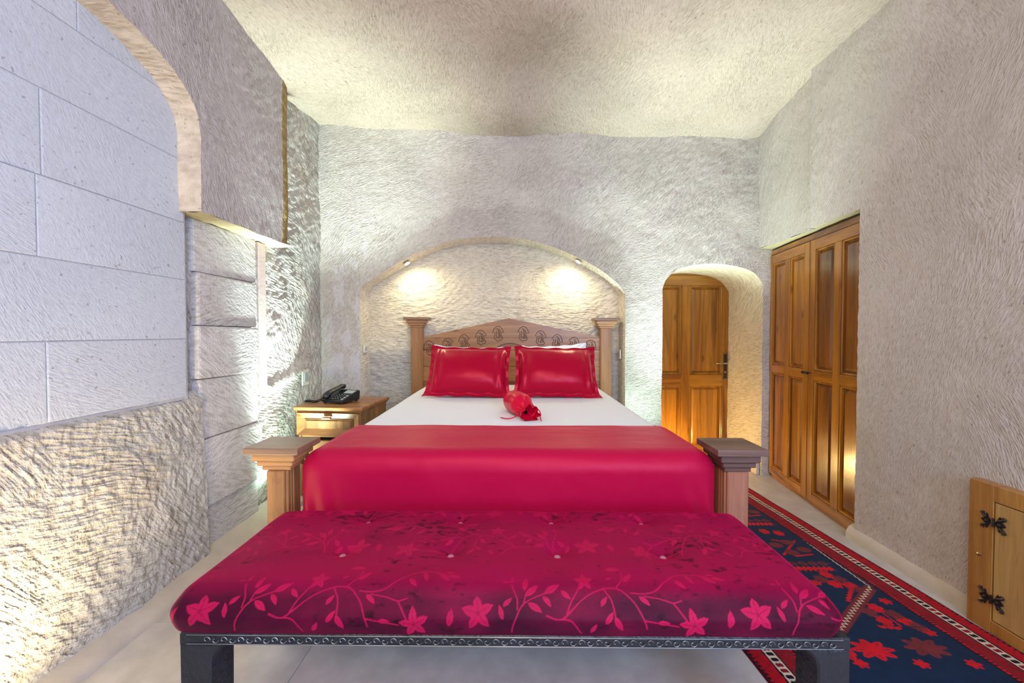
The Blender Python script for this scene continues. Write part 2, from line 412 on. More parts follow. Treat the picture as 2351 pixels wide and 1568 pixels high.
def attr_mat(name, rough, sheen, bumpd, bs, tint):
    m, nt, b = mat_new(name); a = N(nt, 'ShaderNodeAttribute'); a.attribute_name = 'Col'
    c = coord(nt); f = noise(nt, c, bs, 3)
    cc = mixc(nt, 0.5, a.outputs['Color'], ramp(nt, f, [(0.3, (0.7,)*3+(1,)), (0.7, (1.15,)*3+(1,))]), 'MULTIPLY')
    nt.links.new(cc, b.inputs['Base Color'])
    nt.links.new(bump(nt, f, 0.6, bumpd), b.inputs['Normal'])
    setv(b, Roughness=rough); b.inputs['Sheen Weight'].default_value = sheen; b.inputs['Sheen Roughness'].default_value = 0.35
    b.inputs['Sheen Tint'].default_value = tint; b.inputs['Specular IOR Level'].default_value = 0.12
    return m
M_velvet = attr_mat('floral_velvet', 0.6, 0.35, 0.0008, 420, srgb(255, 20, 110))
M_rug = attr_mat('woven_wool', 0.95, 0.1, 0.002, 350, srgb(255, 200, 200))
def emis(name, col, s):
    m, nt, b = mat_new(name); b.inputs['Emission Color'].default_value = col; b.inputs['Emission Strength'].default_value = s
    b.inputs['Base Color'].default_value = (0.8,0.8,0.8,1); return m
M_bulb = emis('lit_halogen', (1.0, 0.95, 0.75, 1), 25)

# ------------------------------------------------------------------ structure: ceiling, floor
ctrl = [(-1.62,2.17,3.16),(-1.62,2.46,3.11),(-1.62,2.7,3.06),(-1.8,3.1,3.15),(-1.8,3.56,3.21),(-1.2,3.56,3.165),(-.1,3.56,3.09),(1.2,3.56,3.085),(2.05,3.56,3.07),
        (2.12,3.2,3.16),(2.12,2.93,3.205),(2.12,2.3,3.19),(2.12,1.2,3.18),(-1.62,1.2,3.18),(.3,1.9,3.42),(.3,.9,3.46),(.2,2.7,3.30),(0,-1.5,3.4),(-1.7,-1.5,3.2),(2.1,-1.5,3.2)]
def ceil_z(x, y):
    num = 0; den = 0
    for a, b, z in ctrl:
        w = 1 / (((x-a)**2 + (y-b)**2) + 0.03)**1.6
        num = num + w*z; den = den + w
    return num/den
xs = np.linspace(-2.1, 2.5, 180); ys = np.linspace(-2.4, 3.85, 230)
X, Y = np.meshgrid(xs, ys, indexing='ij')
Z = ceil_z(X, Y) + 0.035*fbm(X*1.1, Y*1.1, 0, 21, 3) + 0.003*strokes(X, Y, 5, 30)
g = MG(); g.grid(np.stack([X, Y, Z], -1), True); struct(g.build('ceiling', M_ceil))

fl = struct(box('floor', -2.0, 2.6, -2.4, 4.4, -0.08, -0.008, M_grout, None, 0))
slab_me = None
for i in range(3):
    for j in range(7):
        x = -2.75 + i*1.9; y = -2.10 + j*0.95
        if slab_me is None:
            bm = bmesh.new(); bm_box(bm, -0.949, 0.949, -0.474, 0.474, -0.03, 0, 0.0012)
            o = bm_obj('stone_slab', bm, M_floor, fl); slab_me = o.data
        else:
            o = bpy.data.objects.new('stone_slab', slab_me); COL.objects.link(o); o.parent = fl
        o.location = (x + 0.95, y + 0.475, random.uniform(-0.0008, 0.0)); o.rotation_euler = (0, 0, random.choice((0, math.pi)))

# ------------------------------------------------------------------ back wall
def interp_fn(pts):
    a = np.array([p[0] for p in pts]); b = np.array([p[1] for p in pts])
    return lambda t: np.interp(t, a, b)
NA = [(-1.44,1.66),(-1.40,1.74),(-1.216,1.862),(-1.008,1.986),(-.764,2.096),(-.516,2.158),(-.212,2.176),(.096,2.152),(.34,2.084),(.584,1.988),(.768,1.888),(.93,1.76),(1.0,1.66)]
DA = [(1.336,1.70),(1.37,1.79),(1.46,1.872),(1.62,1.92),(1.82,1.930),(2.02,1.90),(2.16,1.84),(2.24,1.74)]
def smooth_pts(pts, n=60):
    a = np.array(pts); t = np.linspace(0, len(a)-1, n); out = []
    for s in t:
        i = int(min(max(math.floor(s), 0), len(a)-2)); f = s - i
        p0 = a[max(i-1,0)]; p1 = a[i]; p2 = a[i+1]; p3 = a[min(i+2, len(a)-1)]
        out.append(0.5*((2*p1) + (-p0+p2)*f + (2*p0-5*p1+4*p2-p3)*f*f + (-p0+3*p1-3*p2+p3)*f**3))
    return np.array(out)
NAs, DAs = smooth_pts(NA, 90), smooth_pts(DA, 50)
YB = 3.56
def yb(x, z):
    d = 0.028*fbm(x*1.3+3, z*1.3, 0, 31, 3) + 0.006*fbm(x*7, z*7, 2, 33, 2)
    d = d + 0.045*np.exp(-(((x-0.9)/0.5)**2 + ((z-2.25)/0.45)**2)) - 0.03*np.exp(-(((x+0.1)/0.9)**2 + ((z-2.6)/0.16)**2))
    return YB + d + 0.0035*strokes(x, z, 41, 50)
def col_grid(a0, a1, na, bottom, top, nb, fn):
    """columns a in [a0,a1]; each spans bottom(a)..top; fn(a, z) -> 3d point"""
    A = np.linspace(a0, a1, na)[:, None]; t = np.linspace(0, 1, nb)[None, :]
    bt = np.broadcast_to(np.asarray(bottom(A), float), A.shape)
    Zz = bt + (top - bt) * t; A = np.broadcast_to(A, Zz.shape)
    return fn(A, Zz)
g = MG(); TOP = 3.5
fb = lambda x, z: np.stack([x + 0*z, yb(x, z), z], -1)
g.grid(col_grid(-1.95, NAs[0,0], 30, lambda x: -0.05, TOP, 170, fb))
g.grid(col_grid(NAs[0,0], NAs[-1,0], 150, interp_fn(NAs), TOP, 100, fb))
g.grid(col_grid(NAs[-1,0], DAs[0,0], 26, lambda x: -0.05, TOP, 170, fb))
g.grid(col_grid(DAs[0,0], DAs[-1,0], 60, interp_fn(DAs), TOP, 100, fb))
g.grid(col_grid(DAs[-1,0], 2.5, 20, lambda x: -0.05, TOP, 170, fb))
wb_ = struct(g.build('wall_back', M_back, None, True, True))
def reveal(path, d0fn, d1, axis, n, mat, name, parent, amp=0.008, seed=3, closed=False):
    """surface along path (a,z) extruded along axis from d0fn(a,z) to d1"""
    P = np.array(path, float); seg = np.r_[0, np.cumsum(np.hypot(*np.diff(P, axis=0).T))]
    m = max(int(seg[-1]/0.012), 8); s = np.linspace(0, seg[-1], m)
    a = np.interp(s, seg, P[:, 0]); z = np.interp(s, seg, P[:, 1])
    t = np.linspace(0, 1, n)[None, :]
    A = np.broadcast_to(a[:, None], (m, n)); Zq = np.broadcast_to(z[:, None], (m, n))
    d0 = d0fn(a, z)[:, None]; D = d0 + (d1 - d0)*t
    na = np.gradient(z, s)[:, None]; nz = -np.gradient(a, s)[:, None]
    w = np.sin(np.pi*np.clip(t, 0, 1))**0.5
    dd = amp*w*(fbm(s[:, None]*9, D*9, 0, seed, 3))
    A = A + na*dd; Zq = Zq + nz*dd
    q = np.stack([A, D, Zq] if axis == 'y' else [D, A, Zq], -1)
    g = MG(); g.grid(q); return g.build(name, mat, parent)
npath = [(NAs[0,0], -0.05)] + [tuple(p) for p in NAs] + [(NAs[-1,0], -0.05)]
reveal(npath, lambda a, z: yb(a, z), 3.86, 'y', 22, rock('niche_reveal', (228,220,206), 'xz', 80, 0.006, 1.0, 0.94), 'niche_reveal', wb_, 0.006)
g = MG(); A, Zq = np.meshgrid(np.linspace(-1.55, 1.1, 300), np.linspace(-0.05, 2.3, 260), indexing='ij')
yn = 3.80 + 0.02*fbm(A*2, Zq*2, 0, 51, 3) + 0.005*strokes(A, Zq, 57, 35, 0.9) + 0.004*fbm(A*14, Zq*14, 4, 53, 2)
g.grid(np.stack([A, yn, Zq], -1)); g.build('niche_back', M_niche, wb_)
dpath = [(DAs[0,0], -0.05)] + [tuple(p) for p in DAs] + [(DAs[-1,0], -0.05)]
reveal(dpath, lambda a, z: yb(a, z), 4.19, 'y', 40, rock('door_reveal', (216,204,180), 'yz', 50, 0.006, 1.0, 0.95), 'doorway_reveal', wb_, 0.010, 8)
# ------------------------------------------------------------------ right wall
def xr(y, z):
    b = 2.085 + 0.015*y
    fl = 1 - 0.85*np.exp(-((y-2.40)/0.16)**2)*(1-sstep(z, 2.06, 2.3))
    d = 0.02*fl*fbm(y*1.2, z*1.2, 0, 61, 3) + 0.004*fbm(y*8, z*8, 0, 63, 2) + 0.0022*strokes(y, z, 65, 110, 1.3)
    step = -0.035*(1 - sstep(y + 0.012*fbm(z*9, 0, 0, 5, 2), 2.86, 2.885)) * sstep(z, 1.9, 2.0)*0 
    return b + d
def frr(y, z):
    gy = 2.875 + 0.012*fbm(z*6, 0*z, 0, 67, 2)
    dep = 0.06*sstep(y, gy-0.02, gy+0.004)
    return np.stack([xr(y, z) + dep, y + 0*z, z], -1)
g = MG()
g.grid(col_grid(-2.4, 2.43, 300, lambda y: -0.05, TOP, 240, frr), True)
g.grid(col_grid(2.43, 3.66, 130, lambda y: 2.065 + 0.010*fbm(y*10, 0*y, 0, 71, 3), TOP, 110, frr), True)
wr_ = struct(g.build('wall_right', M_right))
reveal([(2.43, -0.05), (2.43, 2.065), (3.7, 2.065)], lambda a, z: frr(a, z)[..., 0], 2.62, 'x', 20, rock('wardrobe_soffit', (200,190,150), 'xy', 20, 0.006, 1.0, 0.92), 'wardrobe_recess', wr_, 0.008, 9)
box('recess_backing', 2.42, 2.45, 2.3, 3.62, -0.05, 2.2, M_dark, wr_, 0)
# plaster foot along the right wall
g = MG(); s = np.linspace(-2.4, 2.47, 200)[:, None]; prof = np.array([(0.022, -0.01), (0.024, 0.03), (0.016, 0.05), (0.004, 0.07), (-0.03, 0.09)])
xo = xr(s, 0.05) - prof[None, :, 0] + 0.004*fbm(s*10, prof[None, :, 1]*30, 0, 73, 2)
g.grid(np.stack([xo, np.broadcast_to(s, xo.shape), np.broadcast_to(prof[None, :, 1], xo.shape) + 0.006*fbm(s*5, 0, 0, 74, 2)*np.array([0,.3,.6,1,1])], -1), True)
struct(g.build('baseboard_right', M_curb))
bm = bmesh.new(); bm_box(bm, 2.205, 2.235, 3.56, 4.12, 0, 0.10, 0.004); struct(bm_obj('baseboard_back', bm, M_curb))

# ------------------------------------------------------------------ left wall
def xl(y, z):
    return -1.80 + 0.022*fbm(y*1.8, z*1.8, 0, 81, 3) + 0.007*fbm(y*9, z*9, 0, 83, 3) + 0.006*strokes(y, z, 85, 60, 0.9) \
        + 0.03*np.exp(-(((z - 0.93 - 0.10*(y-2.9)/0.4)/0.05)**2))*sstep(y, 2.70, 2.80)*(1-sstep(y, 3.15, 3.4))
g = MG(); A, Zq = np.meshgrid(np.linspace(-2.4, 3.66, 620), np.linspace(-0.05, 3.5, 330), indexing='ij')
g.grid(np.stack([xl(A, Zq), A, Zq], -1)); wl = struct(g.build('wall_left', M_rough))
# protruding upper slab with the big arched opening
XS = -1.62
LA = [(0.0,1.93),(0.0,2.35),(0.08,2.46),(0.3,2.60),(0.65,2.70),(1.0,2.72),(1.3,2.69),(1.54,2.625),(1.727,2.585),(1.86,2.53),(1.935,2.475),(1.985,2.40),(2.0,2.30)]
LAs = smooth_pts(LA[1:], 90); LAs[:, 0] = np.clip(np.maximum.accumulate(LAs[:, 0]), 0, 2.0)
def xs_(y, z): return XS + 0.014*fbm(y*1.5, z*1.5, 0, 91, 3) + 0.0025*strokes(y, z, 93, 80, 1.2)
fs = lambda y, z: np.stack([xs_(y, z), y + 0.01*fbm(z*7, 0*z, 0, 95, 3)*sstep(y, 2.5, 2.7), z], -1)
g = MG()
g.grid(col_grid(-2.4, 0.0, 60, lambda y: -0.05, TOP, 120, fs))
g.grid(col_grid(0.0, 2.0, 140, interp_fn(LAs), TOP, 80, fs))
g.grid(col_grid(2.0, 2.70, 70, lambda y: 1.93 + 0.008*fbm(y*9, 0*y, 0, 97, 2), TOP, 130, fs))
slab = g.build('upper_overhang', M_left, wl)
reveal([(0.0, 0.0)] + [tuple(p) for p in LAs] + [(2.0, 1.93)], lambda a, z: xs_(a, z), -1.83, 'x', 20, M_cream, 'arch_reveal', wl, 0.012, 12)
reveal([(2.0, 1.93), (2.84, 1.93)], lambda a, z: xs_(a, z), -1.90, 'x', 24, M_yel, 'overhang_soffit', wl, 0.016, 13)
reveal([(2.70, 1.93), (2.70, 3.4)], lambda a, z: xs_(a, z) , -1.83, 'x', 16, M_yel, 'overhang_end', wl, 0.010, 14)
g = MG(); s_ = np.linspace(0, 1, 14)[:, None]; zv = np.linspace(1.93, 3.4, 150)[None, :]
yy = 2.70 + 0.15*s_ + 0*zv; xx = xs_(np.full_like(yy, 2.70), zv + 0*yy) - 0.055*s_**1.4 + 0.006*fbm(yy*30, zv*30, 0, 98, 3)*np.sin(np.pi*s_)
yy = yy + 0.01*fbm(zv*7, 0*zv, 0, 95, 3)
g.grid(np.stack([xx, yy, zv + 0*yy], -1)); g.build('rough_edge', rock('ochre_edge', (176,148,96), 'yz', 10, 0.012, 1.0, 0.8), wl)
# dressed stone blocks filling the arch: courses 0.31 high
def block(name, y0, y1, z0, z1, xf, mat, parent, jit=0.003, bev=0.006, depth=0.09, tilt=0.004):
    cy, cz = (y0+y1)/2, (z0+z1)/2
    bm = bmesh.new(); bm_box(bm, -depth, 0, -(y1-y0)/2+0.0015, (y1-y0)/2-0.0015, -(z1-z0)/2+0.0015, (z1-z0)/2-0.0015, bev, 2)
    me = bpy.data.meshes.new(name); bm.to_mesh(me); bm.free(); me.materials.append(mat)
    o = bpy.data.objects.new(name, me); COL.objects.link(o); o.parent = parent
    o.location = (xf + random.uniform(-jit, jit), cy, cz); o.rotation_euler = (random.uniform(-tilt, tilt), random.uniform(-tilt, tilt), random.uniform(-tilt, tilt))
    return o
rows = [0.965, 1.27, 1.58, 1.88, 2.20, 2.50, 2.80]
cuts = [[0.02, 0.75, 1.42, 2.03], [0.02, 0.42, 1.12, 2.035], [0.02, 0.6, 1.40, 2.035], [0.02, 0.5, 1.42, 2.03], [0.02, 0.7, 1.30, 2.03], [0.02, 0.85, 1.55, 2.03]]
for k, cs in enumerate(cuts):
    for a, b in zip(cs, cs[1:]): block('stone_block', a, b, rows[k], rows[k+1], -1.745, M_block, wl, 0.0025, 0.004, 0.03, 0.0015)
box('mortar_bed', -1.79, -1.749, 0.0, 2.04, 0.95, 2.9, M_mortar, wl, 0)
# rough pier blocks beside the arch
prow = [0.0, 0.31, 0.70, 1.04, 1.34, 1.64, 1.935]
for k in range(6):
    block('stone_block', 2.125 + random.uniform(-.01, .01), 2.62 + random.uniform(-.015, .015), prow[k], prow[k+1], -1.745 + (-0.02, 0.0, -.004, .004, -.012, -0.03)[k], M_pier, wl, 0.004, 0.012, 0.10, 0.016)
box('plaster_strip', -1.83, -1.775, 2.665, 2.745, 0.9, 1.93, M_pink, wl, 0.006)
# carved rock dado under the arch
def xd(y, z):
    return -1.735 + 0.05*(0.97-z)*0.5 + 0.016*fbm(y*2.5, z*2.5, 0, 101, 3) + 0.0030*strokes(y, z, 105, 118, 1.0) + 0.0065*fbm(y*26, z*26, 2, 103, 4) - 0.03*sstep(z, 0.93, 0.97)
g = MG(); A, Zq = np.meshgrid(np.linspace(-0.2, 2.125, 460), np.linspace(-0.02, 0.985, 210), indexing='ij')
ZZ = Zq + 0.012*fbm(A*3, 0, 0, 107, 2)*(Zq > 0.9)
g.grid(np.stack([xd(A, Zq), A, ZZ], -1)); g.build('carved_dado', M_rough, wl)
g = MG(); s = np.linspace(-2.3, 3.56, 260)[:, None]; prof = np.array([(0.125, -0.01), (0.12, 0.015), (0.10, 0.035), (0.06, 0.048), (0.0, 0.075), (-0.05, 0.10)])
off = 0.018*fbm(s*1.6, 0, 0, 111, 3)
xo = -1.745 + prof[None, :, 0] + off*np.array([1,1,1,.6,.2,0])
g.grid(np.stack([xo, np.broadcast_to(s, xo.shape), np.broadcast_to(prof[None, :, 1], xo.shape) + 0.004*fbm(s*6, 0, 0, 112, 2)], -1)); struct(g.build('baseboard_left', M_curb))

# ------------------------------------------------------------------ panelled joinery
def panel_leaf(tr, x0, x1, z0, z1, mats, parent, stile=0.075, mid=0.075, rails=(0.09, 0.08, 0.10), zmid=0.98, th=0.035, arch=None, lstile=None):
    """a four-panel leaf in plane (a across, d depth outwards negative, z); tr maps to world"""
    ms, mr, mp = mats
    ls = lstile or stile
    def B(name, a0, a1, za, zb, d0, d1, m, bev=0.002):
        if arch is None or zb < 1.70:
            bm = bmesh.new(); bm_box(bm, a0, a1, d0, d1, za, zb, bev)
        else:
            n = 14; al = np.linspace(a0, a1, n); poly = [(a0, za)] + [(a1, za)] + [(float(a), float(max(za + 0.01, min(zb, arch(a))))) for a in al[::-1]]
            bm = bmesh.new(); bm_prism(bm, poly, d0, d1, 'y')
        return bm_obj(name, bm, m, parent, tr)
    cm = (x0+x1)/2
    B('stile', x0, x0+ls, z0, z1, -th, 0, ms); B('stile', x1-stile, x1, z0, z1, -th, 0, ms)
    B('stile', cm-mid/2, cm+mid/2, z0+rails[2], z1-rails[0], -th, 0, ms)
    for a0, a1 in ((x0+ls, x1-stile),):
        B('rail', a0, a1, z1-rails[0], z1, -th, 0, mr); B('rail', a0, a1, z0, z0+rails[2], -th, 0, mr)
    for a0, a1 in ((x0+ls, cm-mid/2), (cm+mid/2, x1-stile)):
        B('rail', a0, a1, zmid-rails[1]/2, zmid+rails[1]/2, -th, 0, mr)
        for za, zb in ((z0+rails[2], zmid-rails[1]/2), (zmid+rails[1]/2, z1-rails[0])):
            w = 0.014
            # recessed field with raised centre and a moulding around
            bm = bmesh.new()
            bm_box(bm, a0, a1, -0.012, -0.004, za, zb, 0)
            r = bmesh.ops.create_cube(bm, size=1)['verts']
            for v in r:
                i = 0.045 if v.co.y < 0 else 0.022
                v.co = Vector(((a0+i) if v.co.x < 0 else (a1-i), -0.026 if v.co.y < 0 else -0.012, (za+i) if v.co.z < 0 else (zb-i)))
            bm_obj('raised_panel', bm, mp, parent, tr)
            bm = bmesh.new()
            for q in ((a0, a0+w, za, zb), (a1-w, a1, za, zb), (a0, a1, za, za+w), (a0, a1, zb-w, zb)):
                bm_box(bm, q[0], q[1], -th+0.004, -0.008, q[2], q[3], 0.004)
            bm_obj('panel_moulding', bm, ms, parent, tr)

# door in the doorway
dr = bpy.data.objects.new('door_1', None); COL.objects.link(dr); dr.location = (1.795, 4.15, 0); BASE[dr.name] = Vector(dr.location); dr['kind'] = 'structure'
darch = interp_fn([(p[0], p[1]-0.0) for p in DAs])
T = Matrix.Translation((0, 4.16, 0))
panel_leaf(T, 1.325, 2.265, 0.0, 1.95, (M_door, M_door_h, M_door), dr, 0.085, 0.09, (0.15, 0.12, 0.09), 0.80, 0.04)
pl = box('handle_plate', 2.188, 2.228, 4.113, 4.121, 0.815, 1.085, M_black, dr, 0.003)
bm = bmesh.new(); 
for q in ((2.186, 2.190), (2.226, 2.230)): bm_box(bm, q[0], q[1], 4.111, 4.12, 0.812, 1.088, 0)
for q in ((0.812, 0.818), (1.082, 1.088)): bm_box(bm, 2.186, 2.230, 4.111, 4.12, q[0], q[1], 0)
bm_obj('plate_edge', bm, M_brass, pl)
bm = bmesh.new(); bm_tube(bm, [(2.208, 4.115, 0.985), (2.208, 4.07, 0.985), (2.19, 4.062, 0.985), (2.10, 4.062, 0.983), (2.088, 4.064, 0.98)], [.009, .009, .010, .008, .006], 8)
bm_obj('lever', bm, M_steel, pl)
bm = bmesh.new(); lathe(bm, [(0.011, 0), (0.012, 0.006), (0.008, 0.01)], 0, 0, 12); bm_obj('keyhole_cylinder', bm, M_brass, pl, Matrix.Translation((2.208, 4.113, 0.89)) @ Matrix.Rotation(R(90), 4, 'X'))

# wardrobe: plane from (2.317,3.62) to (2.12,2.2)
wd = thing('wardrobe', 'honey brown panelled built-in wardrobe with two tall double-panel doors in the right wall', 'wardrobe', (2.2, 2.95, 0))
dvec = Vector((2.162-2.316, 2.515-3.616, 0)).normalized()   # along a (towards camera)
nrm = Vector((dvec.y, -dvec.x, 0))                            # out of the leaf into the wall: +d
if nrm.x < 0: nrm = -nrm
TW = Matrix(((dvec.x, nrm.x, 0, 2.340), (dvec.y, nrm.y, 0, 3.640), (0, 0, 1, 0), (0, 0, 0, 1)))
# a = distance along from the far end; d<0 = towards the room
bm = bmesh.new(); bm_box(bm, 0.0, 0.075, -0.012, 0.05, 0, 2.045, 0.003); bm_obj('frame_stile', bm, M_door, wd, TW)
bm = bmesh.new(); bm_box(bm, 0.0, 1.40, -0.012, 0.05, 2.0, 2.045, 0.003); bm_obj('frame_head', bm, M_door_y, wd, TW)
bm = bmesh.new(); bm_box(bm, 0.0, 1.40, 0.03, 0.06, 0, 2.0, 0); bm_obj('back_panel', bm, M_doord, wd, TW)
bm = bmesh.new(); bm_box(bm, 0.0, 1.40, -0.004, 0.03, 0, 0.035, 0.002); bm_obj('plinth', bm, M_door_y, wd, TW)
def wleaf(a0, a1, mats):
    d = bpy.data.objects.new('wardrobe_door', None); COL.objects.link(d); d.parent = wd
    panel_leaf(TW @ Matrix.Translation((0, 0.012, 0)), a0, a1, 0.035, 1.995, mats, d, 0.062, 0.07, (0.075, 0.075, 0.06), 0.985, 0.034)
    return d
d1 = wleaf(0.078, 0.672, (M_door, M_door_y, M_door)); d2 = wleaf(0.680, 1.30, (M_door, M_door_y, M_doord))
for d, a in ((d1, 0.650), (d2, 0.705)):
    bm = bmesh.new(); lathe(bm, [(0.005, 0), (0.005, 0.012), (0.012, 0.02), (0.012, 0.028), (0.006, 0.034)], 0, 0, 12)
    bm_obj('knob', bm, M_iron, d, TW @ Matrix.Translation((a, -0.022, 1.0)) @ Matrix.Rotation(R(90), 4, 'X'))
for z in (0.42, 1.10, 1.72):
    bm = bmesh.new(); bm_box(bm, 0.066, 0.076, -0.028, -0.012, z-0.03, z+0.03, 0.002); bm_tube(bm, [TW.inverted() @ (TW @ Vector((0.077, -0.028, z-0.04))), Vector((0.077, -0.028, z+0.04))], 0.005, 8)
    bm_obj('hinge', bm, M_steel, wd, TW)

# low cabinet in right wall at frame edge
cb = thing('wall_cabinet', 'low light brown wooden cabinet hatch with black ornate hinges, low in the right wall', 'cabinet', (2.07, 1.3, 0))
XC = 2.075
def cbx(name, y0, y1, z0, z1, x0, x1, m, parent=cb, bev=0.002): return box(name, x0, x1, y0, y1, z0, z1, m, parent, bev)
cbx('frame_stile', 1.675, 1.765, 0.0, 0.645, XC-0.02, XC+0.06, M_cabframe)
cbx('frame_stile', 0.85, 0.94, 0.0, 0.645, XC-0.02, XC+0.06, M_cabframe)
cbx('frame_rail', 0.94, 1.675, 0.575, 0.645, XC-0.02, XC+0.06, M_cabframe)
cbx('frame_rail', 0.94, 1.675, 0.0, 0.055, XC-0.02, XC+0.06, M_cabframe)
cbx('back_board', 0.9, 1.7, 0.02, 0.6, XC+0.01, XC+0.05, M_dark)
cdoor = cbx('cabinet_door', 0.944, 1.671, 0.059, 0.571, XC-0.018, XC+0.004, M_ply)
bm = bmesh.new(); lathe(bm, [(0.008, 0), (0.008, 0.004), (0.003, 0.006)], 0, 0, 10); bm_obj('screw_cap', bm, M_steel, cb, Matrix.Translation((XC-0.019, 1.722, 0.32)) @ Matrix.Rotation(R(-90), 4, 'Y'))
def hinge(z):
    bm = bmesh.new()
    x = XC - 0.024
    for s in (-1, 1):
        c = 1.673 + s*0.018
        # butterfly half: lobed plate with two curled horns
        poly = []
        for k in range(24):
            t = 2*math.pi*k/24
            r = 0.020 + 0.006*math.cos(4*t) + 0.003*math.cos(8*t)
            poly.append((c + s*0.004 + 0.72*r*math.cos(t), z + 1.15*r*math.sin(t)))
        bm_prism(bm, poly, x, x+0.005, 'x')
        for v in (-1, 1):
            pts = [(x+0.001, c + s*(0.004 + 0.020*math.sin(q*2.6)), z + v*(0.016 + 0.026*q - 0.012*max(0, q-0.6)*2)) for q in np.linspace(0, 1, 8)]
            bm_tube(bm, pts, [0.006, .006, .0055, .005, .0045, .004, .0045, .005], 6)
        bm2 = bmesh.ops.create_uvsphere(bm, u_segments=8, v_segments=6, radius=0.005)
        for vtx in bm2['verts']: vtx.co += Vector((x-0.001, c+s*0.004, z))
    bm_tube(bm, [(x, 1.673, z-0.018), (x, 1.673, z+0.018)], 0.005, 8)
    bm_obj('ornate_hinge', bm, M_iron, cdoor)
hinge(0.485); hinge(0.150)

# ------------------------------------------------------------------ wall plates and niche spots
def plate(name, label, cat, cx, cy, cz, nrm_x, w=0.08, h=0.08, hole=True, group=None):
    t = thing(name, label, cat, (cx, cy, cz), group)
    bm = bmesh.new(); bm_box(bm, cx-0.006, cx+0.006, cy-w/2, cy+w/2, cz-h/2, cz+h/2, 0.003, 2); bm_obj('cover_plate', bm, M_white, t)
    if hole:
        bm = bmesh.new(); lathe(bm, [(0.021, 0), (0.022, 0.004)], 0, 0, 18); bm_obj('socket_well', bm, M_grey, t, Matrix.Translation((cx+nrm_x*0.006, cy, cz)) @ Matrix.Rotation(R(90*nrm_x), 4, 'Y'))
    else:
        bm = bmesh.new(); bm_box(bm, cx+nrm_x*0.009-0.004, cx+nrm_x*0.009+0.004, cy-w*0.3, cy+w*0.3, cz-h*0.3, cz+h*0.3, 0.002); bm_obj('rocker', bm, M_grey, t)
    return t
plate('wall_socket', 'white socket on the left side of the bed niche above the phone', 'socket', -1.430, 3.66, 1.155, 1)
plate('wall_socket', 'white socket on the right side of the bed niche behind the right bedpost', 'socket', 0.985, 3.70, 1.10, -1, 0.07, 0.085)
plate('light_switch', 'pale double switch on the left wall above the bedside table', 'switch', -1.775, 3.24, 0.93, 1, 0.10, 0.13, False)
for k, (x, z, lab) in enumerate(((-1.03, 1.962, 'lit recessed spotlight in the arch above the left bedpost'), (0.585, 1.975, 'lit recessed spotlight in the arch toward the right bedpost'))):
    t = thing('niche_spotlight', lab, 'spotlight', (x, 3.655, z), 'spotlights in the bed niche arch')
    tl = R(-32 if k == 0 else 32)
    Mx = Matrix.Translation((x, 3.655, z)) @ Matrix.Rotation(tl, 4, 'Y')
    bm = bmesh.new(); lathe(bm, [(0.026, 0.012), (0.034, 0.0), (0.034, -0.006), (0.026, -0.008)], 0, 0, 20); bm_obj('trim_ring', bm, M_steel, t, Mx)
    bm = bmesh.new(); lathe(bm, [(0.025, -0.004), (0.022, -0.012), (0.010, -0.016)], 0, 0, 20); bm_obj('lamp_lens', bm, M_bulb, t, Mx)
    light('SPOT', 'niche_lamp', (x + (0.015 if k == 0 else -0.015), 3.61, z-0.045), 13, (1.0, 0.86, 0.52), (x + (0.30 if k == 0 else -0.30), 3.80, 1.0), 0.03, None, 165, 0.8)

# ------------------------------------------------------------------ bed
bed = thing('bed', 'walnut double bed frame with gabled carved headboard and four capped posts', 'bed', (-0.04, 2.6, 0))
def stepped_cap(cx, cy, hx, hy, ztop, mplate, msteps, parent, k=1.0):
    s = 1.0
    o = box('cap_plate', cx-hx, cx+hx, cy-hy, cy+hy, ztop-0.026*k, ztop, mplate, parent, 0.004, 2)
    bm = bmesh.new(); z = ztop-0.026*k
    for q, (f, h) in enumerate(((0.78, 0.030), (0.66, 0.022), (0.53, 0.020))):
        bm_box(bm, cx-hx*f, cx+hx*f, cy-hy*f-0.004, cy+hy*f+0.004, z-h*k, z-0.001, 0.003); z -= h*k
    bm_obj('cap_moulding', bm, msteps, parent)
    return z
def post(cx, cy, px, py, hx, hy, ztop, mpost, mplate, msteps, flutes=0, k=1.0):
    p = bpy.data.objects.new('post', None); COL.objects.link(p); p.parent = bed
    z = stepped_cap(cx, cy, hx, hy, ztop, mplate, msteps, p, k)
    bm = bmesh.new(); bm_box(bm, cx-px, cx+px, cy-py, cy+py, 0, z, 0.004)
    if cy < 2:
        bm.free(); bm = bmesh.new(); bm_box(bm, cx-px, cx+px, cy-py, cy+py, 0.075, z, 0.004); box('foot', cx-px, cx+px, 1.66, 1.72, 0, 0.10, mpost, p)
    bm_obj('shaft', bm, mpost, p)
    if flutes:
        bm = bmesh.new(); s = flutes
        for q, (o1, w) in enumerate(((0.0, 0.014), (0.022, 0.010), (0.040, 0.014))):
            bm_box(bm, cx+s*px-0.006, cx+s*px+0.008, cy-py+o1+0.01, cy-py+o1+0.01+w, 0.085, z-0.002, 0.003)
        bm_obj('side_moulding', bm, mpost, p)
    return p
post(-0.953, 1.570, 0.036, 0.058, 0.107, 0.090, 0.853, M_bedwood_v, M_captop, M_captan, 1)
post(0.870, 1.570, 0.042, 0.055, 0.098, 0.090, 0.853, M_postred, M_capdark, M_capdark, -1)
post(-0.945, 3.70, 0.050, 0.045, 0.115, 0.075, 1.452, M_bedwood_v, M_captop, M_bedwood, 1, 1.0)
post(0.850, 3.70, 0.050, 0.045, 0.120, 0.075, 1.443, M_bedwood_v, M_captop, M_captan, -1, 1.0)
hb = bpy.data.objects.new('headboard', None); COL.objects.link(hb); hb.parent = bed
XL, XRr, XM = -0.90, 0.805, -0.068
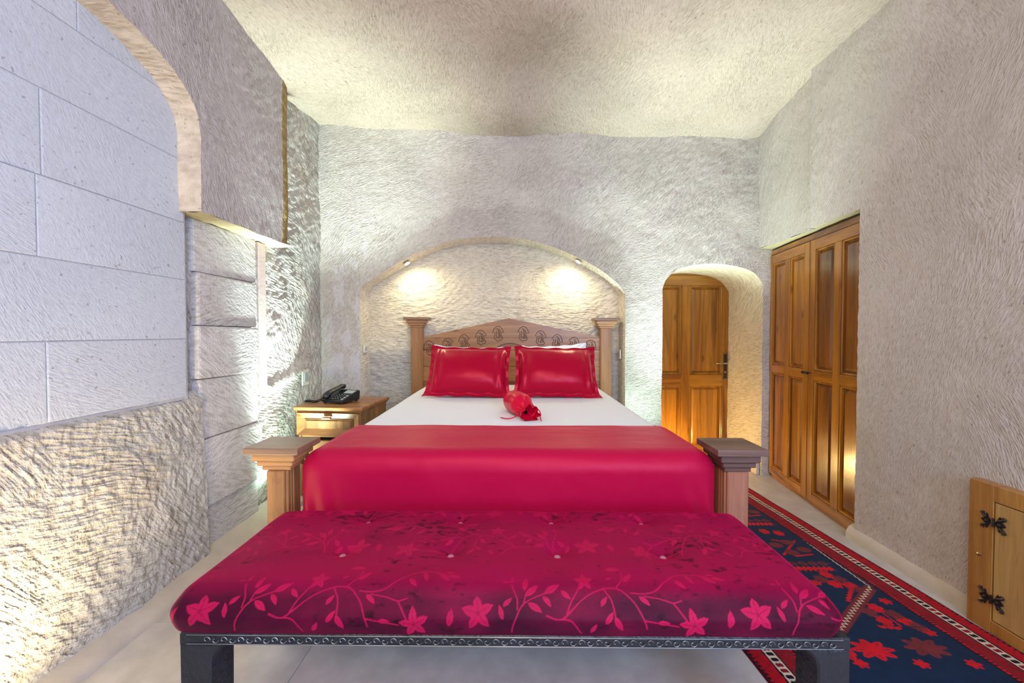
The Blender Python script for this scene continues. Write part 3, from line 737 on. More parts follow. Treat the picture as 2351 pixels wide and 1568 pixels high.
def gable(x): return 1.255 + (1.442-1.255)*(1 - abs(x-XM)/((XM-XL) if x < XM else (XRr-XM)))
bm = bmesh.new(); bm_prism(bm, [(XL, 1.257), (XRr, 1.257), (XRr, gable(XRr)+0.004), (XM, 1.442), (XL, gable(XL)+0.004)], 3.685, 3.72, 'y'); bm_obj('gable_plank', bm, M_bedwood, hb)
zz = 1.255
for h in (0.115, 0.16, 0.14, 0.14, 0.14):
    box('plank', XL, XRr, 3.686 + random.uniform(0, .002), 3.72, zz-h+0.0015, zz, M_bedwood, hb, 0.002); zz -= h
# carved motifs
def motif(cx, cz, rot, s=0.052, flip=1):
    L1 = [(-.9,.25),(-.6,.75),(-.15,1.0),(.35,.95),(.7,.6),(.95,.15),(.6,.2),(.45,.0),(.55,-.3),(.75,-.55),(.45,-.85),(.1,-.8),(-.1,-1.0),(-.35,-.75),(-.6,-.6),(-.65,-.3),(-.5,.0),(-.55,.2)]
    L2 = [(-.25,.6),(-.05,.75),(.1,.5),(.05,.1),(.15,-.3),(.05,-.6)]
    L3 = [(.2,.55),(.4,.35),(.25,.1),(.3,-.2),(.45,-.45),(.25,-.55)]
    L4 = [(-.3,.35),(-.2,.05),(-.35,-.25),(-.25,-.5),(-.05,-.35)]
    bm = bmesh.new()
    for pl_, cl in ((L1, True), (L2, False), (L3, False), (L4, False)):
        pts = []
        for a, b in pl_:
            a *= flip
            ca, sa = math.cos(rot), math.sin(rot)
            pts.append((cx + s*(a*ca - b*sa), 3.6865, cz + s*1.25*(a*sa + b*ca)))
        bm_tube(bm, pts, 0.0034, 5, cl)
    for v in bm.verts: v.co.y = 3.6850 + (v.co.y - 3.6865)*0.8
    bm_obj('carving', bm, M_groove, hb)
def hbpt(px, py): return (px - 1185)/890*3.69, 1.3 - (py - 765)/890*3.69
for i, (cx_, cy_, r_) in enumerate(((335,470,.5),(505,445,.38),(650,413,.25),(800,376,.15),(955,340,.05),(1180,342,-.05),(1335,380,-.12),(1482,413,-.25),(1632,437,-.38),(1780,462,-.5))):
    x, z = hbpt(900 + cx_/3.918, 680 + cy_/3.918); motif(x, z, r_, 0.058, 1 if i < 5 else 1)
bm = bmesh.new()
for rr in (0.13, 0.115, 0.08):
    bm_tube(bm, [(XM + 0.01 + rr*math.cos(t), 3.6865, 1.145 + 0.45*rr*math.sin(t)) for t in np.linspace(0, math.pi, 20)], 0.003, 5)
bm_obj('carving', bm, M_groove, hb)
for sx in (-0.905, 0.83): box('side_rail', sx-0.015, sx+0.015, 1.62, 3.66, 0.24, 0.42, M_bedwood, bed, 0.003)
box('foot_rail', -0.92, 0.83, 1.555, 1.58, 0.2, 0.42, M_bedwood, bed, 0.003)
box('slat_base', -0.89, 0.81, 1.6, 3.66, 0.36, 0.40, M_bedwood, bed, 0.003)

# rounded box mapping
def rbox_face(face, x0, x1, y0, y1, z0, z1, r, n, m, post=None):
    c = lambda a, b, k: np.linspace(a, b, k)
    if face == 'top': A, B = np.meshgrid(c(x0, x1, n), c(y0, y1, m), indexing='ij'); P = np.stack([A, B, A*0+z1], -1)
    if face == 'bottom': A, B = np.meshgrid(c(x0, x1, n), c(y0, y1, m), indexing='ij'); P = np.stack([A, B, A*0+z0], -1)
    if face == 'front': A, B = np.meshgrid(c(x0, x1, n), c(z0, z1, m), indexing='ij'); P = np.stack([A, A*0+y0, B], -1)
    if face == 'back': A, B = np.meshgrid(c(x0, x1, n), c(z0, z1, m), indexing='ij'); P = np.stack([A, A*0+y1, B], -1)
    if face == 'left': A, B = np.meshgrid(c(y0, y1, n), c(z0, z1, m), indexing='ij'); P = np.stack([A*0+x0, A, B], -1)
    if face == 'right': A, B = np.meshgrid(c(y0, y1, n), c(z0, z1, m), indexing='ij'); P = np.stack([A*0+x1, A, B], -1)
    lo = np.array([x0+r[0], y0+r[1], z0+r[2]]); hi = np.array([x1-r[0], y1-r[1], z1-r[3]])
    Q = np.clip(P, lo, hi); d = P - Q
    rr = np.array([r[0], r[1], r[3]])
    dn = d / rr; L = np.linalg.norm(dn, axis=-1, keepdims=True)
    mx = np.abs(dn).max(-1, keepdims=True)
    sc = np.where(L > 1e-6, mx/np.maximum(L, 1e-6), 1)
    return Q + d*sc, P
# mattress
g = MG(); bx = (-0.86, 0.775, 1.55, 3.665, 0.40, 0.818); rr = (0.09, 0.06, 0.03, 0.07)
def mat_post(P):
    x, y, z = P[..., 0], P[..., 1], P[..., 2]
    # left edge drifts outwards towards the head
    x = x + np.where(x < 0, -0.015*sstep(y, 2.4, 3.4), 0.0)*1.0
    z = z + np.where(z > 0.7, 0.004*fbm(x*3, y*3, 0, 121, 2), 0)
    return np.stack([x, y, z], -1)
for f, n, m in (('top', 140, 170), ('front', 140, 30), ('back', 140, 30), ('left', 170, 30), ('right', 170, 30)):
    P, _ = rbox_face(f, *bx, rr, n, m); g.grid(mat_post(P), f in ('back', 'left', 'bottom') )
o = g.build('mattress', M_sheet); tag(o, 'thick mattress in a smooth white fitted sheet on the walnut bed', 'mattress')
# bedspread
g = MG(); bx = (-0.885, 0.812, 1.522, 1.985, 0.16, 0.829); rr = (0.11, 0.075, 0.03, 0.085)
def bs_post(P, P0):
    x, y, z = P[..., 0].copy(), P[..., 1].copy(), P[..., 2].copy()
    fl = sstep(0.75 - z, 0.0, 0.6)*sstep(y, 1.64, 1.74)
    side = np.where(x > 0.6, 1, np.where(x < -0.68, -1, 0))
    x = x + side*(0.02*sstep(y, 1.64, 1.74)*sstep(0.83-z, 0, .1) + 0.17*fl) + side*0.010*np.sin(y*60 + z*6)*sstep(0.7-z, 0, .4)
    top = sstep(z, 0.76, 0.82)
    z = z + top*(0.0035*fbm(x*4, y*9, 0, 131, 3) + 0.003*vnoise(x*3, y*30, 0, 133)*sstep(y, 1.7, 1.98))
    frn = (1 - sstep(y, 1.52, 1.60))
    y = y + frn*(0.006*fbm(x*6, z*2, 0, 135, 2) + 0.014*sstep(np.abs(x+0.04), 0.62, 0.80)*np.sin(x*70 + z*12)*0.6*sstep(0.76-z, 0, 0.2))
    y = y - 0.006*frn*sstep(0.8 - z, 0, 0.5)
    y = y + sstep(P0[..., 1], 1.93, 1.985)*(0.008*fbm(x*5, 0*x, 0, 137, 3))
    return np.stack([x, y, z], -1)
for f, n, m in (('top', 260, 110), ('front', 260, 110), ('left', 110, 110), ('right', 110, 110)):
    P, P0 = rbox_face(f, *bx, rr, n, m)
    if f in ('top',):
        # keep the rear edge lying flat instead of rounding down
        yy = P0[..., 1]; k = yy > 1.985-0.075
        P[..., 1] = np.where(k, yy, P[..., 1])
        zt = 0.829 - 0.085*(1 - np.sqrt(np.clip(1 - (np.clip(np.maximum(P0[...,0]-(0.812-0.11), (-0.885+0.11)-P0[...,0]), 0, None)/0.11)**2, 0, 1)))
        xt = P0[...,0]
        P[..., 2] = np.where(k, zt, P[..., 2]); P[..., 0] = np.where(k, xt, P[..., 0])
        P[..., 2] -= 0.009*sstep(yy, 1.972, 1.985)
    if f in ('left', 'right'):
        yy = P0[..., 1]; k = yy > 1.985-0.075
        P[..., 1] = np.where(k, yy, P[..., 1])
        zz_ = P0[..., 2]
        dz = np.clip(zz_ - (0.829-0.085), 0, None)/0.085
        xx = 0.11*(1 - np.sqrt(np.clip(1-dz**2, 0, 1)))
        P[..., 0] = np.where(k, (-0.885 + xx) if f == 'left' else (0.812 - xx), P[..., 0])
        P[..., 2] = np.where(k, zz_, P[..., 2])
    g.grid(bs_post(P, P0), f in ('left',))
o = g.build('bedspread', M_blanket); tag(o, 'crimson satin bedspread folded across the foot half of the bed', 'bedspread')

# ------------------------------------------------------------------ pillows
def make_pillow(name, label, mat, w, h, t, M, seed, flange=0.03, cat='pillow', group=None):
    n, m = 90, 70; g = MG()
    u, v = np.meshgrid(np.linspace(-1, 1, n), np.linspace(-1, 1, m), indexing='ij')
    iu = np.clip(np.abs(u)*(w/2)/(w/2-flange), 0, 1); iv = np.clip(np.abs(v)*(h/2)/(h/2-flange), 0, 1)
    th = t/2*((1-iu**3.4)*(1-iv**2.4))**0.60
    pinch = 1 - 0.050*(1-v**2)*np.abs(u)**3
    dip = np.where(v > 0, 0.085, 0.035)
    pinv = 1 - dip*(1-np.abs(u)**3)*np.abs(v)**2
    x = u*w/2*pinch; z = v*h/2*pinv
    ear = (np.abs(u)**6)*(np.abs(v)**6)
    x = x + np.sign(u)*ear*np.where(v < 0, 0.022, 0.0)
    wr = 0.004*fbm(u*2 + seed, v*2, 0, seed, 2)
    # soft creases that run from the corners, and long folds along the side seams
    cr = np.exp(-((1-np.abs(u))/0.30)**2)*np.exp(-((1-np.abs(v))/0.34)**2)
    rad = 0.007*cr*np.sin(np.arctan2((1-np.abs(v))*h, (1-np.abs(u))*w+0.02)*9 + seed) + 0.010*np.exp(-((np.abs(u)-0.80)/0.07)**2)*(1-v**4) - 0.006*np.exp(-((np.abs(u)-0.70)/0.06)**2)*(1-v**4)
    rad = rad + 0.0045*np.sin(u*19 + 2*np.sin(u*5+seed))*np.exp(-((1-np.abs(v))/0.22)**2)*(1-u**4)
    fw = 0.007*np.sin(u*14 + seed)*(np.abs(v) > 0.86) + 0.007*np.sin(v*11 + seed)*(np.abs(u) > 0.9)
    for s in (-1, 1):
        yy = s*(th + 0.0012) + (wr + rad)*(th > 0.004)*s + fw
        P = np.stack([x, yy, z], -1)
        # sag at bottom, slump
        P[..., 1] += -0.015*(1-np.clip(v+1, 0, 1))*0
        P = P @ np.array(M.to_3x3()).T + np.array(M.translation)
        g.grid(P, s > 0)
    o = g.build(name, mat); tag(o, label, cat, group)
    return o
lean = R(-30)
make_pillow('pillow', 'white pillow tucked behind the left red satin pillow', M_sheet, 0.60, 0.40, 0.15, Matrix.Translation((-0.40, 3.20, 1.012)) @ Matrix.Rotation(R(2), 4, 'Y') @ Matrix.Rotation(R(-26), 4, 'X'), 11, 0.01, group=None)
make_pillow('pillow', 'white pillow tucked behind the right red satin pillow, its corner showing', M_sheet, 0.54, 0.41, 0.15, Matrix.Translation((0.33, 3.20, 1.022)) @ Matrix.Rotation(R(-3), 4, 'Y') @ Matrix.Rotation(R(-26), 4, 'X'), 13, 0.01)
make_pillow('pillow', 'crimson satin pillow with flanged edge on the left side of the bed', M_pillow, 0.640, 0.44, 0.21, Matrix.Translation((-0.362, 2.975, 1.012)) @ Matrix.Rotation(R(1), 4, 'Y') @ Matrix.Rotation(R(-32), 4, 'X'), 17)
make_pillow('pillow', 'crimson satin pillow with flanged edge on the right side of the bed', M_pillow, 0.640, 0.44, 0.21, Matrix.Translation((0.302, 2.975, 1.010)) @ Matrix.Rotation(R(1), 4, 'Y') @ Matrix.Rotation(R(-32), 4, 'X'), 23)

# satin pouch
po = thing('satin_pouch', 'small red satin drawstring pouch lying on the white sheet in front of the pillows', 'pouch', (0.03, 2.25, 0.822))
g = MG(); n, m = 90, 96
s = np.linspace(0, 1, n)[:, None]; th = np.linspace(0, 2*math.pi, m)[None, :]
prof = np.interp(s, [0, .03, .08, .2, .45, .62, .72, .775, .82, .9, 1.0], [0.002, .038, .058, .068, .071, .066, .046, .016, .022, .044, .052])
fold = np.interp(s, [0, .4, .6, .72, .78, .85, 1.0], [0.0, .02, .07, .22, .30, .30, .26])
rr_ = prof*(1 + fold*np.cos(th*6 + 2*np.sin(th))*0.6 + 0.25*fold*np.cos(th*11+1)) + 0.002*fbm(s*6, np.cos(th)*2, np.sin(th)*2, 141, 2)
ax = s*0.37
lx = rr_*np.cos(th); lz = np.maximum(rr_*np.sin(th), -0.058); lz = lz*(1 - 0.0*s)
# axis runs towards camera and a little right
ang = R(-72); dx, dy = math.cos(ang), math.sin(ang)
cz0 = 0.822 + 0.058 - 0.028*sstep(s, .55, .9) 
PX = -0.035 + ax*dx + lx*(-dy); PY = 2.46 + ax*dy + lx*dx; PZ = cz0 + lz
PZ = np.maximum(PZ, 0.8235 + 0*PZ)
g.grid(np.stack([PX, PY, PZ], -1)); g.build('bag', M_pouch, po)
def pp(t, off, up): return (-0.035 + t*dx + off*(-dy), 2.46 + t*dy + off*dx, up)
bm = bmesh.new()
kn = 0.285
bm_tube(bm, [pp(kn + 0.002*math.sin(q), 0.018*math.cos(q), 0.853 + 0.018*math.sin(q)) for q in np.linspace(0, 2*math.pi, 14)[:-1]], 0.0035, 6, True)
def bez(p, k=14):
    a = smooth_pts(p, k); return [tuple(q) for q in a]
bm_tube(bm, bez([pp(kn, -.005, .872), pp(.30, -.03, .86), pp(.31, -.07, .835), pp(.30, -.11, .826), pp(.26, -.14, .826)]), 0.003, 6)
bm_tube(bm, bez([pp(kn, 0, .875), pp(.31, .02, .895), pp(.35, .035, .87), pp(.36, .01, .845), pp(.32, .0, .865), pp(kn, 0, .875)]), 0.003, 6)
bm_tube(bm, bez([pp(kn, 0, .875), pp(.30, .04, .89), pp(.33, .07, .86), pp(.36, .06, .835), pp(.40, .05, .826)]), 0.003, 6)
bm_obj('drawstring', bm, M_pouch, po, None, True)

# ------------------------------------------------------------------ nightstand
RZ = Matrix.Translation((-1.41, 3.16, 0)) @ Matrix.Rotation(R(-4.5), 4, 'Z')
ns = thing('nightstand', 'pine bedside table with one framed drawer, between the left wall and the bed', 'nightstand', (-1.41, 3.16, 0))
def nb(name, x0, x1, y0, y1, z0, z1, m, parent=ns, bev=0.003): return box(name, x0, x1, y0, y1, z0, z1, m, parent, bev, 1, RZ)
nb('tabletop', -0.275, 0.275, -0.255, 0.255, 0.712, 0.740, M_stand, bev=0.006)
nb('top_moulding', -0.262, 0.262, -0.242, 0.245, 0.697, 0.712, M_stand)
nb('side_panel', -0.25, -0.23, -0.225, 0.24, 0.0, 0.697, M_stand_v); nb('side_panel', 0.23, 0.25, -0.225, 0.24, 0.0, 0.697, M_stand_v)
nb('back_panel', -0.23, 0.23, 0.225, 0.24, 0.02, 0.697, M_stand)
nb('shelf', -0.23, 0.23, -0.215, 0.225, 0.50, 0.515, M_stand); nb('shelf', -0.23, 0.23, -0.215, 0.225, 0.03, 0.05, M_stand)
nb('slot_shade_fill', -0.228, 0.228, -0.18, 0.22, 0.05, 0.50, M_dark, bev=0)  # near-black filler, its colour stands for the shade in the open slot
def drawer(z0, z1, y):
    d = bpy.data.objects.new('drawer', None); COL.objects.link(d); d.parent = ns
    x0, x1 = -0.247, 0.247
    # picture-frame mitred front
    bm = bmesh.new()
    w = 0.052; o0 = [(x0, z0), (x1, z0), (x1, z1), (x0, z1)]; i0 = [(x0+w, z0+w*.95), (x1-w, z0+w*.95), (x1-w, z1-w*.95), (x0+w, z1-w*.95)]
    for k in range(4):
        a, b, c, e = o0[k], o0[(k+1) % 4], i0[(k+1) % 4], i0[k]
        
        for (ya, yb_) in ((y, y-0.022),):
            vs = [bm.verts.new((a[0], ya, a[1])), bm.verts.new((b[0], ya, b[1])), bm.verts.new((c[0], ya, c[1])), bm.verts.new((e[0], ya, e[1])),
                  bm.verts.new((a[0]*.995, yb_-0.008, a[1]+(0.003 if a[1] == z0 else -0.003))), bm.verts.new((b[0]*.995, yb_-0.008, b[1]+(0.003 if b[1] == z0 else -0.003))), bm.verts.new((c[0], yb_+0.016, c[1])), bm.verts.new((e[0], yb_+0.016, e[1]))]
            for q in ((0,1,2,3), (4,7,6,5), (0,4,5,1), (1,5,6,2), (2,6,7,3), (3,7,4,0)): bm.faces.new([vs[i] for i in q])
    bmesh.ops.recalc_face_normals(bm, faces=bm.faces[:])
    bm_obj('drawer_frame', bm, M_stand, d, RZ)
    bm = bmesh.new(); bm_box(bm, x0+w+0.001, x1-w-0.001, y-0.012, y, z0+w*.95+.001, z1-w*.95-.001, 0.001)
    bm_box(bm, x0+w+0.014, x1-w-0.014, y-0.018, y-0.01, z0+w*.95+.012, z1-w*.95-.012, 0.003); bm_obj('drawer_panel', bm, M_stand_v, d, RZ)
    bm = bmesh.new(); zc = z1 - 0.036
    bm_box(bm, -0.034, 0.034, y-0.052, y-0.024, zc-0.008, zc+0.008, 0.006, 2); bm_obj('drawer_pull', bm, M_capdark, d, RZ)
drawer(0.520, 0.695, -0.225)
nb('lower_front', -0.232, 0.232, -0.222, -0.20, 0.30, 0.475, M_stand)
nb('lower_front', -0.232, 0.232, -0.222, -0.20, 0.05, 0.285, M_stand)

# telephone
tp = thing('telephone', 'black corded desk telephone with grey label on the bedside table', 'telephone', (-1.45, 3.14, 0.741))
TP = Matrix.Translation((-1.425, 3.13, 0.741)) @ Matrix.Rotation(R(-16), 4, 'Z')
def prof_yz(poly, x0, x1, name, m, parent=tp, bev=0.004):
    bm = bmesh.new(); bm_prism(bm, poly, x0, x1, 'x'); bmesh.ops.bevel(bm, geom=bm.edges[:], offset=bev, segments=2, affect='EDGES')
    return bm_obj(name, bm, m, parent, TP)
prof_yz([(-0.10, 0.010), (0.10, 0.010), (0.11, 0.075), (0.10, 0.088), (-0.095, 0.030), (-0.105, 0.022)], -0.10, 0.10, 'phone_body', M_black)
slope = math.atan2(0.088-0.030, 0.195)
TS = TP @ Matrix.Translation((0, 0.0, 0.0575)) @ Matrix.Rotation(slope, 4, 'X')
bm = bmesh.new(); bm_box(bm, 0.0, 0.085, 0.03, 0.085, 0.0005, 0.004, 0.001); bm_obj('paper_label', bm, M_grey, tp, TS)
for r_ in range(4):
    for c_ in range(3):
        bm = bmesh.new(); bm_box(bm, -0.022 + c_*0.026 , -0.022 + c_*0.026 + 0.018, -0.085 + r_*0.025, -0.085 + r_*0.025 + 0.014, 0.0, 0.005, 0.0015); k_ = bm_obj('key', bm, M_blackm, tp, TS)
        bm = bmesh.new(); bm_box(bm, -0.017 + c_*0.026, -0.009 + c_*0.026, -0.081 + r_*0.025, -0.076 + r_*0.025, 0.005, 0.0056, 0); bm_obj('key_print', bm, M_keyw, k_, TS)
for r_ in range(3):
    bm = bmesh.new(); bm_box(bm, 0.064, 0.085, -0.085 + r_*0.030, -0.072 + r_*0.030, 0.0, 0.005, 0.0015); bm_obj('key', bm, M_grey, tp, TS)
# handset lying on the left
bm = bmesh.new()
hp = [(-0.105, 0.036), (-0.105, 0.062), (-0.092, 0.078), (-0.05, 0.094), (0.0, 0.106), (0.06, 0.118), (0.10, 0.130), (0.118, 0.128), (0.122, 0.104), (0.112, 0.092), (0.07, 0.094), (0.055, 0.098), (-0.02, 0.076), (-0.052, 0.062), (-0.06, 0.044)]
bm_prism(bm, hp, -0.094, -0.046, 'x'); bmesh.ops.bevel(bm, geom=bm.edges[:], offset=0.006, segments=2, affect='EDGES')
bm_obj('handset', bm, M_black, tp, TP, True)
for fx in (-0.08, 0.08):
    for fy, zt in ((-0.085, 0.014), (0.085, 0.014)):
        bm = bmesh.new(); bm_box(bm, fx-0.01, fx+0.01, fy-0.01, fy+0.01, 0.0005, zt, 0.002); bm_obj('foot', bm, M_blackm, tp, TP)
bm = bmesh.new(); cpts = []
ctl = smooth_pts([(-0.09, -0.105, 0.035), (-0.13, -0.12, 0.018), (-0.17, -0.115, 0.014), (-0.22, -0.10, 0.013), (-0.245, -0.12, 0.013)], 300)
for i, p in enumerate(ctl):
    t = i*0.55; cpts.append((p[0], p[1] + 0.0085*math.cos(t), p[2] + 0.0085*math.sin(t)))
bm_tube(bm, cpts, 0.0022, 5); bm_obj('coiled_cord', bm, M_blackm, tp, TP, True)

# ------------------------------------------------------------------ rug
NXr, NYr = 400, 760
ex = lambda y: 2.055 - 0.0 + (-0.055)*np.clip((y-1.6)/0.85, -1, 1) - np.clip(y-2.45, 0, 2)*0.06
rx, ry = np.meshgrid(np.linspace(0, 1.13, NXr), np.linspace(0.85, 3.42, NYr), indexing='ij')  # rx: distance in from right edge
Cc = np.zeros(rx.shape + (3,)); NAVY = np.array(srgb(14, 40, 66)[:3]); RED = np.array(srgb(198, 24, 38)[:3]); DRED = np.array(srgb(128, 22, 36)[:3]); BRN = np.array(srgb(112, 44, 48)[:3]); WHT = np.array(srgb(214, 196, 170)[:3]); BLK = np.array(srgb(30, 20, 30)[:3]); BRED = np.array(srgb(172, 14, 28)[:3])
Cc[:] = NAVY
jit = 0.0012*fbm(rx*60, ry*60, 0, 151, 2)
# distance from nearest edge
D_ = np.minimum(np.minimum(rx, 1.13 - rx), np.minimum(ry - 0.85 - 0.40*0, 3.42 - ry) )
D_ = np.minimum(D_, np.abs(ry - 0.85)) + jit
D2 = np.minimum(np.minimum(rx, 1.13-rx), np.minimum((ry - 1.21), 3.42-ry)) + jit   # near border sits further in
Du = np.where(rx < 0.565, rx, 1.13-rx)
al = np.where(D2 >= Du - 1e-3, ry, rx)
D_ = np.where(ry > 1.21, np.minimum(D2, 1), np.abs(D2))
def band(a, b, c): Cc[(D_ >= a) & (D_ < b)] = c
band(-1, 0.008, DRED*0.4); band(0.008, 0.022, BLK)
band(0.022, 0.068, BRED)
tri = np.abs(((al/0.05) % 1) - .5)*2
mk = (D_ > 0.022) & (D_ < 0.066) & (np.abs((D_-0.022)/0.044 - tri) < 0.08); Cc[mk] = DRED
mk = (D_ > 0.011) & (D_ < 0.020) & (((al/0.018) % 1) < 0.5); Cc[mk] = BRED
band(0.068, 0.076, BLK); band(0.076, 0.114, WHT)
ph = (al/0.026) % 1; idx = np.floor(al/0.026).astype(int)
e8 = np.minimum(np.hypot((ph-.5)*0.026/0.0095, (D_-0.089)/0.0085), np.hypot((ph-.5)*0.026/0.0095, (D_-0.101)/0.0085)); 
k8 = (e8 < 1) & (D_ > .076) & (D_ < .114); rd = ((idx//2) % 2 == 0)
Cc[k8 & rd] = DRED; Cc[k8 & ~rd] = BLK
band(0.114, 0.120, BLK); band(0.120, 0.185, DRED*0.8 + BRN*0.2)
dm = (np.abs((((al/0.036) % 1) - .5)*2) + np.abs((D_-0.152)/0.026)); Cc[(dm < 1) & (dm > 0.55) & (D_ > .12) & (D_ < .185)] = BRED*0.75
band(0.185, 0.196, RED); mk = (D_ > 0.185) & (D_ < 0.20) & (((al/0.014) % 1) < 0.4); Cc[mk] = BLK
band(0.196, 0.205, BLK)
XRUG = ex(ry) - rx
field = D_ > 0.205
def put(mask, c): Cc[mask & field & (half | (XR0 < 1.37))] = c
def star(cx, cy, r, c, n=8, ay=1.0):
    x = XRUG - cx; y = (ry - cy)/ay; t = np.arctan2(y, x); d = np.hypot(x, y)
    lim = r*(0.62 + 0.38*np.abs(np.cos(t*n/2))**1.5)
    put((d < lim) & ~((np.abs(np.sin(t*n/2)) < 0.10) & (d > r*.15) & (d < r*.8)), c)
def floret(cx, cy, r, c): 
    x = XRUG - cx; y = ry - cy; t = np.arctan2(y, x); d = np.hypot(x, y)
    put((d < r*(0.7+0.3*np.abs(np.cos(t*3)))) & ~(np.abs(np.sin(t*3)) < 0.12), c)
def seg(x0, y0, x1, y1, w, c, saw=0):
    L = math.hypot(x1-x0, y1-y0); ux, uy = (x1-x0)/L, (y1-y0)/L
    a = (XRUG-x0)*ux + (ry-y0)*uy; b = -(XRUG-x0)*uy + (ry-y0)*ux
    if saw: b = b - saw*(np.abs(((a/0.028) % 1)-.5)*2 - .5)
    put((a > 0) & (a < L) & (np.abs(b) < w), c)
XR0 = XRUG
for half, XRUG in ((False, 2.80 - XR0), (True, XR0)):     # the field is woven as a mirror image
    CXM = 1.42
    star(1.459, 1.574, 0.088, RED, 8, .62); star(1.687, 1.587, 0.088, BRN, 8, .62)
    
    for a, b in ((1.782,1.863),(1.786,1.669),(1.351,1.506),(1.586,1.506),(1.789,1.506),(1.2,1.68),(1.55,2.0)): star(a, b, 0.030, RED, 6, .8)
    for yo, mir in ((0, 1),):
        for a, b, c in ((1.694,1.817,RED),(1.657,1.735,RED),(1.748,1.735,RED),(1.64,1.79,BRN),(1.74,1.775,BRN),(1.77,1.70,BRN),(1.66,2.07,RED),(1.64,1.99,RED),(1.711,1.98,RED),(1.60,2.03,BRN),(1.70,2.03,BRN),(1.735,1.94,BRN)): floret(a, b, 0.034, c)
    seg(1.694,1.82,1.70,1.70,0.003,RED); seg(1.60,1.70,1.69,1.69,.008,RED,.008); seg(1.66,2.07,1.69,1.93,.003,RED)
    seg(1.60, 1.86, 1.69, 1.95, .008, RED, .008)
    # medallion outline
    for ww, c, sw in ((0.024, BRN, 0.0),(0.0035, WHT, 0.018)):
        seg(1.41, 1.677, 1.80, 1.965, ww, c, sw)
    seg(1.80, 1.965, 1.80, 3.2, .003, WHT, .005); seg(1.815, 1.965, 1.815, 3.2, .003, BRN, .003)
    seg(1.41, 1.677, 1.02, 1.965, .024, BRN); seg(1.41, 1.677, 1.02, 1.965, .0035, WHT, .018)
    # combs and scrolls inside the medallion
    for y0 in (2.12, 2.62, 3.02):
        seg(1.45, y0, 1.74, y0, .016, RED, .018); 
        for q in range(5): 
            d = np.abs(np.hypot(XRUG-(1.50+q*0.055), ry-(y0+0.05)) - 0.016); put(d < 0.0045, BRN)
        seg(1.47, y0+0.05, 1.76, y0+0.05, .003, BRN)
    for y0 in (2.33, 2.82):
        seg(1.56, y0-0.08, 1.74, y0+0.08, .006, RED); seg(1.60, y0+0.09, 1.70, y0+0.05, .006, RED); seg(1.62, y0-0.09, 1.74, y0-.07, .006, RED)
        for a, b in ((-.06,.03),(.03,.06),(.07,-.02),(-.02,-.05)): put(np.hypot((XRUG-1.65-a)/1.3, ry-y0-b) < 0.030, BRN)
    for a, b in ((1.70, 2.50), (1.62, 2.52), (1.73, 2.95), (1.66, 2.97)): floret(a, b, 0.034, RED)
XRUG = XR0
noi = 1 + 0.22*fbm(rx*30, ry*30, 0, 155, 3)[..., None]
rz = 0.006 + 0.0012*fbm(rx*5, ry*5, 0, 157, 2) + 0.0008*np.where(Cc.sum(-1) > 0.3, 1, 0)
rz = rz * sstep(np.minimum(np.minimum(rx, 1.13-rx), np.minimum(ry-.85, 3.42-ry)), -0.003, 0.006)
g = MG(); g.grid(np.stack([XRUG + 0.006*fbm(ry*4, 0, 0, 159, 2), ry, np.maximum(rz, 0.001)], -1), True, Cc*noi)
o = g.build('rug', M_rug, None, True, False); tag(o, 'long red and navy woven oriental rug on the floor right of the bed', 'rug')

# ------------------------------------------------------------------ bench
bn = thing('bench', 'buttoned crimson floral velvet bench on black carved legs at the foot of the bed', 'bench', (-0.01, 1.15, 0))
# print, in crop pixels; one cell 1792 wide
leaves = [(793,540,180,44),(838,525,80,54),(925,550,80,92),(965,590,40,110),(445,735,90,84),(765,710,110,80),(808,660,50,84),(985,690,-30,100),(1065,655,-60,92),(1100,580,30,112),(1190,615,-50,86),(1540,445,0,100),(1620,510,45,92),(1490,517,20,44),(1435,655,60,80),(1460,735,50,82),(1520,765,-60,100),(1360,790,60,74),(1700,650,-50,92),(1805,755,0,76),(1960,550,-45,80),(2040,515,-70,76),(2170,515,-40,96),(2235,510,-10,86),(2195,480,0,54),(2225,745,90,88)]
flowers = [(617,715,100,0.3),(2000,770,92,0.5),(1318,535,62,0.1)]
vines = [[(835,820),(850,760),(905,680),(1000,625),(1100,590)],[(870,700),(870,640),(835,560)],[(910,680),(930,600)],[(1060,725),(1150,740),(1240,690),(1330,620),(1400,590),(1480,575),(1560,590),(1620,650),(1680,740),(1700,790)],[(1150,740),(1220,750),(1280,820)],[(1190,720),(1240,630),(1290,560)],[(1440,580),(1480,640),(1500,730)],[(1530,570),(1580,520),(1590,460)],[(1620,600),(1700,605),(1780,590),(1860,540),(1960,490),(2080,478),(2160,500)],[(1700,620),(1800,640),(1880,665),(1940,650)],[(1880,665),(1920,710),(1950,740)],[(1690,745),(1800,760),(1900,775)]]
PXM = 0.00038   # metres per crop pixel on the cloth
CW, CH = 1792*PXM, 0.235
cnx, cny = 900, 330
cu, cv = np.meshgrid((np.arange(cnx)+.5)/cnx*CW, (np.arange(cny)+.5)/cny*CH, indexing='ij')   # v: up
cell = np.zeros((cnx, cny))
def c2(px, py): return (px - 450)*PXM, (845 - py)*PXM*1.2
def stampl(cx, cy, ang, L, wd=0.36, vein=True):
    for sh in (-CW, 0, CW):
        x = cu - cx - sh; y = cv - cy; c, s_ = math.cos(R(ang)), math.sin(R(ang))
        a = (x*c + y*s_)/(L/2); b = (-x*s_ + y*c)/(L*wd/2)
        k = np.abs(a) < 1
        e = np.where(k, (1 - a**2)*(1 - 0.25*a), 0)
        ins = k & (np.abs(b) < e)
        cell[ins] = 1.0
        if vein: cell[ins & (np.abs(b) < 0.07) & (a < 0.5)] = 0.35
for cx, cy, an, L in leaves:
    x, y = c2(cx, cy); stampl(x, y, an, L*PXM*1.08)
